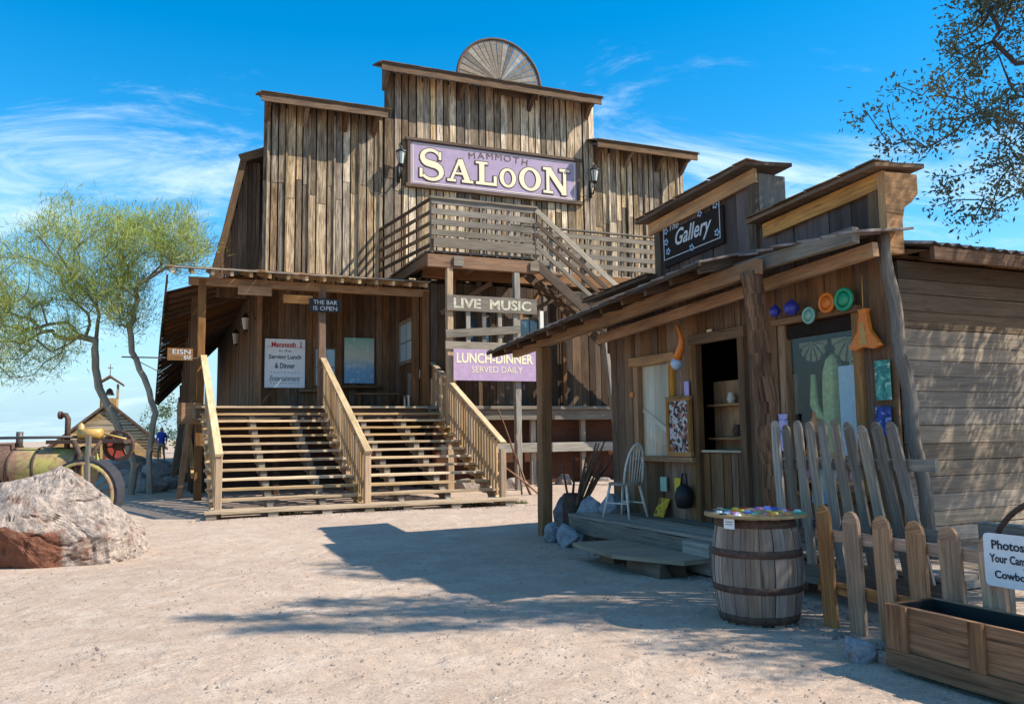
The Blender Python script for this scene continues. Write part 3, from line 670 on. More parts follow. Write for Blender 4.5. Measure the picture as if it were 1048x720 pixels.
for x, n in ((.19, 27), (3.27, 27), (6.46, 27)):
    mb = MB(); mb.box(x-.07, x+.07, .22, .36, .02, 1.28, rough=.003); mb.build('newel_post', M['stair'], st)
    if x > 6:
        mb = MB(); mb.beam((x, .2, 1.42), (x, 3.9, 3.03), .15, .06, (0, 0, 1)); mb.build('handrail', M['rail'], st)
        mb = MB(); mb.beam((x-.02, 4.1, 3.12), (x-.05, 5.7, 3.8), .15, .06, (0, 0, 1)); mb.build('handrail', M['rail'], st)
    else:
        xt = x-.12 if x < 1 else x-.06
        mb = MB(); mb.beam((x, .18, 1.27), (xt, 5.55, 3.8), .16, .06, (0, 0, 1)); mb.build('handrail', M['rail'], st)
    mb = MB(); mb.beam((x, .3, .55), (x, 5.5, 2.9), .05, .09, (0, 0, 1)); mb.build('lower_rail', M['stair'], st)
    for k in range(n):
        y = .55+k*(4.9/(n-1)); z0 = slope_z(y)-.12; z1 = slope_z(y)+1.02+(.1 if x > 6 else 0)
        mb = MB(); mb.box(x-.075, x-.03, y-.055, y+.055, z0, z1); mb.build('baluster', M['stair'], st)

# ------------------------------------------------------------------ BALCONY + outside stair
bal = thing(S, (7.4, 4.0, 0), 'balcony', 'grey slatted wooden balcony on posts in front of the lilac saloon sign', 'balcony')
mb = MB(); y = 4.0
while y < 8.0: mb.box(5.75, 9.1, y+.01, y+.19, 6.72, 6.77, axis=0); y += .2
y = 5.62
while y < 8.0: mb.box(9.1, 16.8, y+.01, y+.25, 6.70, 6.75, axis=0); y += .26
mb.build('deck', M['grey'], bal)
mb = MB(); mb.box(5.8, 9.15, 4.0, 4.14, 6.3, 6.66); mb.box(5.8, 5.94, 4.14, 8.0, 6.4, 6.69, axis=1); mb.box(9.0, 9.14, 4.14, 8.0, 6.4, 6.69, axis=1); mb.box(7.3, 7.42, 4.14, 8.0, 6.4, 6.69, axis=1); mb.box(6.1, 16.8, 5.52, 5.64, 6.28, 6.69)
mb.build('joist', M['beam'], bal)
for xx in (6.55, 8.9): mb = MB(); mb.box(xx, xx+.28, 3.94, 3.99, 6.36, 6.62, axis=0); mb.build('joist_end', M['grey'], bal)
for x0, top in ((6.45, 6.3), (8.5, 6.3)):
    mb = MB(); mb.box(x0-.09, x0+.09, 4.02, 4.2, 0, top, rough=.006); mb.build('post', M['stair'] if x0 < 7 else M['grey'], bal)
# front railing
def slat_rail(a, b, z, hts, mat, nposts, parent, name='railing', back=.05, th=.15, boards=None):
    a = Vector(a); b = Vector(b); d = (b-a); L = d.length; nrm = Vector((d.y, -d.x, 0)).normalized()
    mb = MB()
    for h in hts: mb.beam(a+Vector((0, 0, z+h))+nrm*random.uniform(0, .01), b+Vector((0, 0, z+h+random.uniform(-.02, .02))), .04, th, (0, 0, 1), rough=.004)
    r_ = mb.build(name, mat, parent)
    for k in range(nposts+1):
        p = a+d*(k/nposts)-nrm*back; mb = MB(); mb.beam(p+Vector((0, 0, z-.1)), p+Vector((0, 0, z+max(hts)+.05)), .08, .06, (d.x, d.y, 0)); mb.build('upright', mat, r_)
    return r_
slat_rail((5.9, 4.0, 0), (9.08, 4.0, 0), 6.8, (.48, .78, 1.08, 1.38), M['grey'], 8, bal, th=.17)
mb = MB(); mb.box(5.95, 9.05, 3.93, 3.98, 6.85, 7.14, axis=0, rough=.006); mb.build('kick_board', M['grey'], bal)
mb = MB(); mb.box(5.85, 9.15, 3.93, 4.08, 8.24, 8.30, axis=0, rough=.004); mb.build('top_rail', M['grey'], bal)
slat_rail((5.4, 8.0, 0), (5.88, 4.02, 0), 6.8, (.1, .42, .74, 1.06, 1.42), M['cornice'], 4, bal, th=.10)
slat_rail((9.15, 5.6, 0), (16.8, 5.6, 0), 6.8, (.2, .52, .84, 1.16), M['grey'], 20, bal, th=.16)
mb = MB(); mb.box(9.0, 16.8, 5.52, 5.66, 8.12, 8.17, axis=0, rough=.004); mb.build('top_rail', M['grey'], bal)
# slats between posts below
mb = MB(); mb.beam((6.3, 3.96, 4.42), (8.55, 3.96, 4.62), .05, .22, (0, 0, 1), rough=.005); mb.build('cross_board', M['grey'], bal)
mb = MB(); mb.box(6.3, 8.6, 3.98, 4.02, 4.0, 4.22, axis=0); mb.build('cross_board', M['grey'], bal)
for k in range(4):
    x = 6.98+k*.48; mb = MB(); mb.box(x-.06, x+.06, 4.0, 4.05, 4.2, 5.15); mb.build('slat', M['grey'], bal)
mb = MB(); mb.box(9.2, 9.32, 4.0, 4.08, 3.9, 5.2); mb.build('slat', M['whitew'], bal)
hangsign(6.33, 9.08, 3.93, 5.08, 5.52, [('LIVE  MUSIC', .5, .5, .86, .66, dict(off=.03))], 'sign', 'weathered grey board with faded Live Music lettering between the balcony posts', M['grey'], M['letterpale'], .05)
s2 = hangsign(6.5, 9.0, 3.9, 3.13, 4.0, [('LUNCH-DINNER', .5, .72, .93, .33, dict(off=.03)), ('SERVED DAILY', .52, .36, .62, .2)], 'sign', 'pink purple sign reading Lunch Dinner Served Daily below the balcony', M['purple2'], M['cream'], .03)
# outside stair
os_ = thing(S, (12.5, 4.2, 0), 'outside_stair', 'steep grey outside stair running down to the right from the balcony', 'stairs')
def oz(x): return 6.72-.79*(x-9.15)
for yy in (3.98, 5.0):
    mb = MB(); mb.beam((9.1, yy, oz(9.1)-.18), (17.3, yy, oz(17.3)-.18), .06, .28, (0, 0, 1)); mb.build('stringer', M['cornice'], os_)
for k in range(25):
    x = 9.35+k*.31; mb = MB(); mb.box(x-.02, x+.30, 4.0, 4.98, oz(x)-.05, oz(x)-.01, axis=1); mb.build('tread', M['grey'], os_)
for h in (.35, .7, 1.05, 1.42):
    mb = MB(); mb.beam((9.1, 3.94, oz(9.1)+h), (17.0, 3.94, oz(17)+h), .05, .16 if h > 1.3 else .12, (0, 0, 1), rough=.004); mb.build('handrail' if h > 1.3 else 'rail_slat', M['grey'] if h > 1.3 or h == .35 else M['cornice'], os_)
for k in range(8):
    x = 9.6+k*1.05; mb = MB(); mb.box(x-.05, x+.05, 3.97, 4.03, oz(x)-.2, oz(x)+1.4); mb.build('baluster', M['grey'], os_)
mb = MB(); mb.beam((11.35, 4.1, 4.9), (11.75, 3.9, 0.1), .17, .12, (1, 0, 0), rough=.005); mb.build('leaning_post', M['grey'], os_)
mb = MB(); mb.beam((9.3, 4.5, 6.1), (11.0, 4.5, 5.0), .08, .12); mb.beam((9.1, 4.9, 5.2), (10.6, 4.9, 6.0), .08, .12); mb.build('cross_brace', M['cornice'], os_)

for x_, y_, m_ in ((6.95, 5.45, 'beam'), (7.75, 5.4, 'cornice'), (9.9, 5.35, 'grey'), (10.6, 5.45, 'beam')):
    mb = MB(); mb.box(x_, x_+.13, y_-.1, y_+.03, 2.47, 6.25, rough=.006); mb.build('wall_post', M[m_], bal)
mb = MB(); mb.beam((6.6, 5.3, 5.2), (8.2, 5.3, 6.2), .06, .14); mb.build('knee_brace', M['beam'], bal)
mb = MB(); mb.beam((8.6, 4.3, 4.9), (10.0, 5.3, 6.2), .06, .14); mb.build('knee_brace', M['beam'], bal)
# porch chair with worn white paint
def chairbox():
    t = thing(S, (6.0, 5.9, 2.46), 'porch_chair', 'worn wooden armchair with a white headrest at the top of the stairs', 'chair')
    mb = MB(); mb.box(5.72, 6.15, 5.75, 5.82, 2.75, 3.45, axis=2); mb.build('backrest', M['grey'], t)
    mb = MB(); mb.box(5.7, 6.17, 5.8, 6.25, 2.75, 2.81, axis=0); mb.build('seat', M['grey'], t)
    mb = MB(); mb.box(5.95, 6.18, 5.68, 5.74, 3.3, 3.55, axis=0); mb.build('headrest', M['white'], t)
    for x, y in ((5.74, 5.77), (6.13, 5.77), (5.74, 6.2), (6.13, 6.2)): mb = MB(); mb.box(x-.025, x+.025, y-.025, y+.025, 2.46, 2.8); mb.build('leg', M['whitew'], t)
chairbox()
t = thing(S, (4.9, 7.5, 2.46), 'bench', 'low brown bench on the porch below the teal poster', 'bench')
mb = MB(); mb.box(4.5, 5.9, 7.1, 7.5, 2.88, 2.93, axis=0); mb.build('seat', M['beam'], t)
for x in (4.6, 5.8): mb = MB(); mb.box(x-.03, x+.03, 7.15, 7.45, 2.46, 2.88); mb.build('leg', M['beam'], t)

# ------------------------------------------------------------------ GALLERY
gal = thing(G, (0, 0, 0), 'gallery_building', 'low brown plank gallery shop with a stepped false front and plank awning', 'building')
def gal_front():
    mb = MB()
    def seg(x0, x1, z0, z1): planks_v(mb, x0, x1, .03, z0, z1, wmin=.16, wmax=.24, th=.04, split=False, rag=0., gap=.008)
    seg(-.02, .70, 0, 3.7); seg(.70, 1.72, 0, 1.25); seg(.70, 1.72, 2.66, 3.7); seg(1.72, 2.28, 0, 3.7); seg(2.28, 3.17, 2.78, 3.7); seg(3.17, 3.94, 0, 3.7); seg(3.94, 5.02, 0, .95); seg(3.94, 5.02, 2.83, 3.7); seg(5.02, 5.5, 0, 3.7)
    mb.build('front_wall', M['gal'], gal)
gal_front()
mb = MB(); planks_v(mb, 1.5, 3.6, -.02, 3.6, 4.70, wmin=.18, wmax=.3, split=False, rag=0); planks_v(mb, -.2, 1.5, .0, 3.3, 3.72, split=False, rag=0); planks_v(mb, 3.62, 5.42, -.02, 3.4, 4.06, wmin=.22, wmax=.34, split=False, rag=0)
mb.box(-.2, 5.4, .05, .12, 2.9, 3.75, axis=0); mb.box(1.5, 3.6, .05, .12, 3.7, 4.64, axis=0); mb.box(3.6, 5.45, .05, .12, 3.7, 4.1, axis=0)
mb.build('false_front', M['galdark'], gal)
def gcorn(x0, z0, x1, z1, fw=.28, y1=.45):
    mb = MB(); mb.prism([(x0, -.27, z0), (x1, -.27, z1), (x1, y1, z1+.06), (x0, y1, z0+.06)], (0, 0, .045), grain=1)
    c = mb.build('cornice', M['cornice'], gal)
    mb = MB(); mb.beam((x0+.12, -.09, z0-fw/2-.01), (x1-.05, -.09, z1-fw/2-.01), .05, fw, (0, 0, 1), rough=.004); mb.build('fascia', M['fascia'], c)
    n = int((x1-x0)/.24)
    for k in range(n):
        xa = x0+(x1-x0)*(k+.02)/n; xb = x0+(x1-x0)*(k+.98)/n; t_ = (k+.5)/n; mb = MB(); zz = z0+(z1-z0)*t_+.052+random.uniform(0, .008)
        mb.beam((xa, .06+random.uniform(-.03, 0), zz), (xb, .06, zz+(z1-z0)/n), .70, .012, (0, 0, 1), ch=.002); mb.build('shingle', M['gal'], c)
gcorn(-.45, 3.75, 1.5, 3.82, .17); gcorn(1.22, 4.67, 3.72, 4.815, .18); gcorn(3.66, 4.09, 5.62, 4.21, .17, .42)
for xa, xb, za, zb in ((1.46, 1.6, 3.8, 4.49), (3.5, 3.64, 3.5, 4.62), (5.34, 5.48, 3.4, 4.02)): mb = MB(); mb.box(xa, xb, -.1, -.03, za, zb, axis=2); mb.build('trim', M['cornice'], gal)
mb = MB(); mb.box(3.60, 3.64, -.02, .4, 4.0, 4.76, axis=2); mb.build('parapet_return', M['grey'], gal)
mb = MB(); mb.prism([(5.5, -.12, 3.35), (5.5, -.12, 4.18), (5.5, .34, 4.2), (5.5, .34, 4.0), (5.5, .24, 3.9), (5.5, .14, 3.84), (5.5, .10, 3.7), (5.5, .10, 3.36)], (.09, 0, 0), grain=1); mb.build('scroll_bracket', M['fascia'], gal)
# side wall
mb = MB(); z = 0.
while z < 3.3:
    h = random.uniform(.145, .19); h = min(h, 3.3-z)
    y = 0.06
    while y < 9:
        L = min(random.uniform(2.2, 4.2), 9-y)
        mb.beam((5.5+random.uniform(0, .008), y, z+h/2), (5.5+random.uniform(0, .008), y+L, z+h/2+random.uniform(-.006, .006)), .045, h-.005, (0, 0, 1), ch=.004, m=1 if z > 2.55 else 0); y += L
    z += h
mb.build('side_wall', [M['siding'], M['sidingup']], gal)
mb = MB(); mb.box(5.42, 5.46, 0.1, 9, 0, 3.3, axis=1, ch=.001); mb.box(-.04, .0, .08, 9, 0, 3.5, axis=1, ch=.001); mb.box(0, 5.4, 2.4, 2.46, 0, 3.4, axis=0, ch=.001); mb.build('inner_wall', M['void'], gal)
mb = MB(); mb.box(5.44, 5.54, 8.9, 9.0, 0, 3.3); mb.box(-.05, 5.45, 8.95, 9.05, 0, 3.3, axis=0); planks_v(mb, .1, 9.0, -.06, 0, 3.5, split=False, y_axis=True); mb.build('rear_wall', M['gal'], gal)
mb = MB()
ny = 180
vs = []; fs = []
for i in range(ny+1):
    y = .15+9.1*i/ny; d = .022*math.sin(y*2*math.pi/.085*.5)
    vs += [(5.86, y, 3.42+d), (2.7, y, 4.15+d), (-.35, y, 3.6+d)]
for i in range(ny): a = i*3; fs += [(a, a+3, a+4, a+1), (a+1, a+4, a+5, a+2)]
mb.raw(vs, fs); rf = mb.build('roof', M['corr'], gal)
mb = MB(); mb.box(-.2, 5.4, .14, 9.1, 3.36, 3.40, axis=0, ch=.001); mb.prism([(5.8, .15, 3.36), (2.7, .15, 4.08), (-.3, .15, 3.52)], (0, .05, 0)); mb.build('roof_deck', M['beam'], rf)
for k in range(9): mb = MB(); mb.beam((5.45, .5+k*1.0, 3.40), (5.84, .5+k*1.0, 3.31), .05, .12, (0, 0, 1)); mb.build('rafter', M['beam'], rf)
mb = MB(); mb.box(5.8, 5.85, .2, 9.2, 3.26, 3.39, axis=1); mb.build('fascia', M['beam'], rf)
# window
mb = MB(); mb.box(.70, .82, -.05, .05, 1.25, 2.7); mb.box(1.62, 1.74, -.05, .05, 1.25, 2.7); mb.box(.62, 1.8, -.07, .05, 2.6, 2.74, axis=0); mb.box(.62, 2.25, -.13, .05, 1.2, 1.27, axis=0)
w_ = mb.build('window', M['fascia'], gal)
def mat_thinglass():
    m = Mat('old_window_glass'); gl = m.node('ShaderNodeBsdfGlossy'); gl.inputs['Roughness'].default_value = .04; tr = m.node('ShaderNodeBsdfTransparent'); mx_ = m.node('ShaderNodeMixShader'); mx_.inputs[0].default_value = .03
    m.l.new(tr.outputs[0], mx_.inputs[1]); m.l.new(gl.outputs[0], mx_.inputs[2]); m.l.new(mx_.outputs[0], m.n['Material Output'].inputs['Surface']); return m.m
M['thin'] = mat_thinglass()
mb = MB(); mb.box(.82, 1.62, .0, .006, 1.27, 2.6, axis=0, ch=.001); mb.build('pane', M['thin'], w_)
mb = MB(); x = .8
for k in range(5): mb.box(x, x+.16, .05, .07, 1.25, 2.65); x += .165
mb.beam((.84, .035, 1.95), (1.62, .035, 1.55), .02, .07, (0, 0, 1)); mb.build('reflection_boards', wood('pale_reflection_boards', (.70, .62, .46), (.62, .54, .4), (.35, .28, .2), .35, .3, crack=.1), w_)  # boards and diagonal added in place of a reflection in the pane
# door
mb = MB(); mb.box(2.2, 2.3, -.06, .05, .42, 2.82); mb.box(3.15, 3.27, -.06, .05, .42, 2.82); mb.box(2.15, 3.3, -.07, .05, 2.78, 2.92, axis=0); dr = mb.build('door_frame', M['gal'], gal)
mb = MB(); planks_v(mb, 2.3, 3.15, .04, .42, 1.33, wmin=.12, wmax=.16, split=False, rag=0); mb.build('half_door', M['beam'], dr)
mb = MB(); mb.box(2.3, 3.16, -.02, .42, 1.34, 1.37, axis=0); mb.build('counter_shelf', M['rail'], dr)
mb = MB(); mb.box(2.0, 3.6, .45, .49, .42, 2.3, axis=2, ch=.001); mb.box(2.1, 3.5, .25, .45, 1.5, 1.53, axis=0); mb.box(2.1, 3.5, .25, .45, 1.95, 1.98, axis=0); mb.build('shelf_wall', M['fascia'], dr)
# display opening
mb = MB(); mb.box(3.9, 4.0, -.06, .05, .9, 2.86); mb.box(5.0, 5.1, -.06, .05, .9, 2.86); mb.box(3.86, 5.12, -.12, .05, 2.83, 2.9, axis=0); mb.box(3.86, 5.12, -.14, .1, .88, .94, axis=0); w2 = mb.build('display_window', M['fascia'], gal)
mb = MB(); mb.box(4.0, 5.0, .0, .006, .94, 2.83, axis=0, ch=.001); mb.build('pane', M['thin'], w2)
mb = MB(); mb.box(4.0, 5.0, -.02, .4, 2.66, 2.83, axis=0); mb.build('valance', M['void'], w2)
# awning
def awn_z(x, y): return 3.05+.066*(x+2.0)+(y+1.35)*.24
mb = MB(); x = -2.05
while x < 4.1:
    w = random.uniform(.2, .34); w = min(w, 4.15-x)
    if w < .05: break
    e = -1.35+random.uniform(-.05, .04)
    mb.beam((x+w/2, e, awn_z(x+w/2, e)), (x+w/2, .0 if x > -.3 else .25, awn_z(x+w/2, .0)), w-.006, .025, (0, 0, 1)); x += w
while x < 5.75:
    w = random.uniform(.2, .34); w = min(w, 5.8-x)
    if w < .05: break
    e = -.82+random.uniform(-.05, .05); zz = 3.55-.05*(x-4.1)
    mb.beam((x+w/2, e, zz), (x+w/2, .0, zz+.1), w-.006, .025, (.12, 0, 1)); x += w
aw = mb.build('awning', M['corr'], gal)
for k in range(12):
    x = -1.9+k*.54; mb = MB(); y0 = -1.27; mb.beam((x, y0, awn_z(x, y0)-.075), (x, .0, awn_z(x, 0)-.075), .06, .1, (0, 0, 1)); mb.build('rafter', M['cornice'], aw)
mb = MB(); mb.beam((-1.75, -.9, 3.04), (4.6, -.9, 3.35), .10, .17, (0, 0, 1), rough=.006); mb.build('header_beam', M['fascia'], aw)
mb = MB(); mb.beam((3.7, -.78, 3.40), (5.75, -.72, 3.44), .09, .15, (0, 0, 1), rough=.006); mb.build('header_beam', M['grey'], aw)
mb = MB(); mb.beam((.35, -.42, 3.05), (5.7, -.42, 3.34), .08, .14, (0, 0, 1), rough=.004); mb.build('inner_beam', M['fascia'], aw)
mb = MB(); mb.beam((-2.0, -1.33, 3.03), (4.15, -1.33, 3.43), .03, .05, (0, 0, 1)); mb.build('edge_strip', M['cornice'], aw)
mb = MB(); mb.beam((-.68, -.9, 0), (-.62, -.9, 3.0), .19, .19, (0, 1, 0), rough=.008); mb.build('awning_post', M['beam'], gal)
mb = MB(); N = 26
mb.tube([(4.78-.30*k/N+.008*math.sin(k*.9), -.9+.008*math.cos(k*1.3), 3.3*k/N) for k in range(N+1)], [.115+.006*math.sin(k*1.7)+random.uniform(-.006, .006) for k in range(N+1)], 18, jit=.025); mb.build('log_post', M['log'], gal)
mb = MB(); mb.tube([(5.98-.42*k/N, -.16+.02*math.sin(k), 3.55*k/N) for k in range(N+1)], [.062+random.uniform(-.004, .004) for k in range(N+1)], 14, jit=.02); mb.build('corner_log', M['picketgrey'], gal)
# deck and step
mb = MB(); x = .25
y = -1.0
while y < -.05: mb.box(.3, 6.7, y+.005, y+.19, .385, .425, axis=0, rough=.003); y += .2
mb.build('deck', M['deck'], gal)
mb = MB(); mb.box(.35, 6.7, -1.0, -.88, .17, .38, rough=.01); mb.box(3.3, 3.8, -1.08, -.95, .02, .36, rough=.01)
for x in (.6, 2.2, 4.6, 6.4): mb.box(x, x+.2, -.85, -.6, 0, .38)
mb.build('deck_beam', M['grey'], gal)
mb = MB(); mb.prism([(1.85, -1.75, .17), (3.0, -1.85, .17), (3.85, -1.45, .17), (3.8, -1.04, .17), (1.9, -1.04, .17)], (0, 0, .05)); sp_ = mb.build('step', M['deck'], gal)
mb = MB(); mb.box(2.9, 3.6, -1.6, -1.25, 0, .17, rough=.01); mb.box(2.1, 2.45, -1.5, -1.1, 0, .17); mb.build('step_block', M['gal'], sp_)

# gallery sign
gs = thing(G, (2.3, -.1, 4.03), 'sign', 'black chalk style Gallery sign with small painted flowers on the false front', 'sign')
BASE[gs] = Vector((2.3, -.1, 3.86+.09))
mb = MB(); mb.prism([(1.70, -.09, 3.86), (3.02, -.09, 3.94), (3.02, -.09, 4.44), (1.70, -.09, 4.36)], (0, .03, 0)); mb.build('panel', M['void'], gs)
mb = MB(); text(mb, 'Gallery', (1.98, -.095, 4.05), (1, 0, .03), (0, 0, 1), w=.82, h=.30, shear=.35, off=.015); text(mb, 'The', (1.85, -.095, 4.36), (1, 0, .03), (0, 0, 1), w=.22, h=.1, shear=.3)
for a, b in (((1.70, 3.97), (2.96, 4.02)), ((1.70, 4.46), (2.96, 4.52))): mb.beam((a[0], -.094, a[1]), (b[0], -.094, b[1]), .006, .012, (0, 0, 1), ch=.001)
mb.beam((1.70, -.094, 3.97), (1.70, -.094, 4.46), .012, .006, (0, 1, 0), ch=.001); mb.beam((2.96, -.094, 4.02), (2.96, -.094, 4.52), .012, .006, (0, 1, 0), ch=.001)
mb.build('lettering', M['chalk'], gs)
mb = MB()
for x, z in ((1.76, 4.38), (2.55, 4.44), (2.88, 4.47), (2.9, 4.1), (1.8, 4.08), (1.76, 4.22), (2.35, 4.02)):
    for q in range(5):
        a = q*1.2566; mb.lathe((x+.035*math.cos(a), -.096, z+.035*math.sin(a)), [(.001, 0), (.022, -.001), (.001, -.002)], 6, axis='Y')
mb.build('painted_flower', M['bluepanel'], gs)

# things along the gallery wall
def ball(x, y, z, r, m, label, name='glass_ball', cat='ornament', group='glass ornaments above the display window'):
    mb = MB(); pr_ = [(r*math.sin(math.pi*k/10), -r*math.cos(math.pi*k/10)) for k in range(11)]; mb.lathe((x, y, z), pr_, 16); mb.lathe((x, y, z), [(.02, r*.97), (.022, r*1.2), (.001, r*1.22)], 8)
    return solo(mb, G, (x, y, z-r), name, M[m], label, cat, group)
ball(3.98, -.16, 2.99, .065, 'blueglass', 'smaller violet blue glass ball leftmost above the display window')
ball(4.25, -.16, 2.99, .085, 'blueglass', 'larger violet blue glass ball above the display window')
def disc(x, y, z, r, m, label, ring=True):
    t = thing(G, (x, y, z-r), 'round_ornament', label, 'ornament', 'glass ornaments above the display window')
    mb = MB(); mb.tube([(x+r*math.cos(a*math.pi/10), y, z+r*math.sin(a*math.pi/10)) for a in range(21)], r*.22, 8, cap=False); mb.build('ring', M[m], t)
    mb = MB(); mb.lathe((x, y, z), [(.001, -.03), (r*.5, -.02), (r*.85, 0), (r*.5, .02), (.001, .03)], 12, axis='Y'); mb.build('disc', M['jade'] if m == 'jade' else M[m], t)
    return t
disc(4.51, -.16, 2.87, .08, 'jade', 'pale green ring ornament beside the blue glass balls')
disc(4.78, -.16, 2.97, .095, 'orange', 'round orange glass ornament above the display window')
disc(5.02, -.16, 2.97, .105, 'greenglass', 'round green glass ornament at the right end above the display window')
t = thing(G, (5.22, -.12, 2.4), 'hanging_ornament', 'flared orange bell shaped hanging ornament by the corner log', 'ornament')
mb = MB(); mb.prism([(5.02, -.13, 2.45), (5.1, -.13, 2.42), (5.22, -.13, 2.45), (5.34, -.13, 2.42), (5.43, -.13, 2.45), (5.3, -.13, 2.62), (5.27, -.13, 2.8), (5.29, -.13, 2.84), (5.16, -.13, 2.84), (5.18, -.13, 2.8), (5.15, -.13, 2.62)], (0, .05, 0)); mb.build('skirt', M['orange'], t)
mb = MB(); mb.prism([(5.17, -.135, 2.47), (5.27, -.135, 2.47), (5.24, -.135, 2.7), (5.2, -.135, 2.7)], (0, .004, 0)); mb.tube([(5.22, -.11, 2.83), (5.22, -.1, 3.2)], .006, 5); mb.build('stripe', M['brass'], t)
t = thing(G, (2.25, -.15, 2.5), 'hanging_horn', 'curved orange horn hanging from the awning beside the door', 'horn')
mb = MB(); mb.tube([(2.22+.10*math.sin(k*.35)*1.1, -.3, 3.05-.05*k) for k in range(10)], [.012+.006*k for k in range(10)], 10); mb.build('horn', M['orange'], t)
mb = MB(); mb.lathe((2.2, -.3, 2.52), [(.001, .1), (.06, .07), (.09, 0), (.05, -.06), (.001, -.08)], 10); mb.build('mask', M['bluepanel'], t)
def signboard(x0, x1, z0, z1, m, label, name='small_sign', y=-.06, lean=0., cat='sign', group=None, extra=None):
    mb = MB(); mb.prism([(x0, y-lean, z0), (x1, y-lean, z0), (x1, y, z1), (x0, y, z1)], (0, .015, 0)); o = solo(mb, G, ((x0+x1)/2, y, z0), name, m, label, cat, group); return o
signboard(3.84, 4.04, 1.38, 1.80, M['lilacprint'], 'lilac poster on the wall between the log post and display window', 'poster', cat='poster', y=-.11)
signboard(4.72, 5.02, .86, 1.2, M['poster'], 'small blue and green landscape painting behind the grey pickets', 'painting', cat='painting', y=-.4, lean=.04)
signboard(5.28, 5.46, 1.9, 2.3, M['tealprint'], 'teal green poster on the wall left of the corner log', 'poster', cat='poster')
signboard(5.26, 5.44, 1.55, 1.84, M['blueprint'], 'dark blue poster below the teal green one by the corner log', 'poster', cat='poster')
signboard(3.62, 3.72, 2.15, 2.28, M['orange'], 'tiny orange tag sign on the wall above the lilac poster', cat='sign')
signboard(1.37, 1.52, .78, .98, M['jade'], 'small pale card on the wall below the window', cat='card', name='card')
signboard(1.72, 1.86, .78, .98, M['yellow'], 'small yellow card on the wall left of the black bag', cat='card', name='card')
signboard(1.32, 1.56, .43, .68, M['yellowprint'], 'yellow sign leaning on the deck against the wall', lean=.12, y=-.04)
signboard(2.02, 2.12, 2.05, 2.3, M['lilac'], 'little purple tag hanging above the jewellery board', cat='tag', name='tag')
signboard(2.56, 2.66, 2.86, 2.95, M['cream'], 'tiny cream card on the board over the door', cat='card', name='card')
signboard(.66, .74, 2.15, 2.22, M['orange'], 'little orange tag on the left side of the window frame', cat='tag', name='tag', y=-.08)
mb = MB(); mb.lathe((2.05, -.14, .74), [(.001, -.16), (.10, -.14), (.13, 0), (.10, .12), (.04, .17), (.001, .18)], 12); mb.tube([(1.97, -.14, .88), (2.0, -.12, 1.05), (2.08, -.12, 1.05), (2.12, -.14, .88)], .012, 6); solo(mb, G, (2.05, -.14, .6), 'bag', M['black'], 'black bag hanging on the wall beside the door', 'bag')
t = thing(G, (1.95, -.1, 1.28), 'jewellery_board', 'framed board covered in small trinkets standing on the window sill', 'display board')
mb = MB(); mb.box(1.72, 2.16, -.11, -.09, 1.34, 2.06, axis=0, ch=.001); mb.build('panel', M['mosaic'], t)
mb = MB(); mb.box(1.66, 2.22, -.13, -.08, 2.04, 2.1); mb.box(1.66, 2.22, -.13, -.08, 1.28, 1.34); mb.box(1.66, 1.72, -.13, -.08, 1.34, 2.04); mb.box(2.16, 2.22, -.13, -.08, 1.34, 2.04); mb.build('frame', M['fascia'], t)
# inside the display window
def cactus():
    t = thing(G, (4.4, .27, .42), 'cactus_sculpture', 'green ribbed saguaro sculpture standing behind the display window', 'sculpture')
    def col(pts, rad):
        mb = MB(); n = 20; vs = []; 
        for k, (p, r_) in enumerate(zip(pts, rad)):
            for q in range(n):
                a = 2*math.pi*q/n; rr = r_*(1 if q % 2 else .66); vs.append((p[0]+rr*math.cos(a), p[1]+rr*math.sin(a), p[2]))
        fs = [(k*n+q, k*n+(q+1) % n, (k+1)*n+(q+1) % n, (k+1)*n+q) for k in range(len(pts)-1) for q in range(n)]; fs.append(tuple((len(pts)-1)*n+q for q in range(n)))
        mb.raw(vs, fs, smooth=True); return mb
    z = [.42, .9, 1.5, 2.0, 2.25, 2.4, 2.47]; m_ = plain('cactus_green', (.42, .52, .22), .7, .3, 0, .3, 20)
    col([(4.4, .27, k) for k in z], [.12, .125, .13, .13, .12, .08, .02]).build('trunk', m_, t)
    mb = MB(); mb.tube([(4.3, .27, 1.75), (4.18, .25, 1.78), (4.12, .24, 1.9), (4.12, .24, 2.25)], [.05, .055, .055, .03], 10); mb.build('arm', m_, t)
    mb = MB(); mb.tube([(4.48, .29, 1.95), (4.62, .30, 2.0), (4.66, .30, 2.12), (4.66, .30, 2.42)], [.05, .055, .055, .03], 10); mb.build('arm', m_, t)
cactus()
signboard(4.64, 4.97, 1.33, 2.3, M['paleblue'], 'pale blue panel standing behind the display window right of the cactus', 'panel', y=.10, cat='panel')
def hatshape(x, y, z, r, label, m):
    mb = MB(); n = 12
    for k in range(n):
        a0 = math.pi*(1+k/n); a1 = math.pi*(1+(k+1)/n); d_ = .03 if k % 2 else 0
        mb.prism([(x, y+d_, z), (x+r*math.cos(a0), y+d_, z+r*1.15*math.sin(a0)), (x+r*math.cos(a1), y+d_, z+r*1.15*math.sin(a1))], (0, .02, 0))
    return solo(mb, G, (x, y, z-r), 'straw_fan', m, label, 'fan', 'fans hung in the display window')
mfan = plain('olive_straw', (.22, .21, .11), .8, .2, 0, .4, 40)
hatshape(4.22, .14, 2.62, .2, 'pleated olive half round fan hanging in the left of the display window', mfan); hatshape(4.76, .14, 2.62, .24, 'pleated olive half round fan hanging in the right of the display window', mfan)
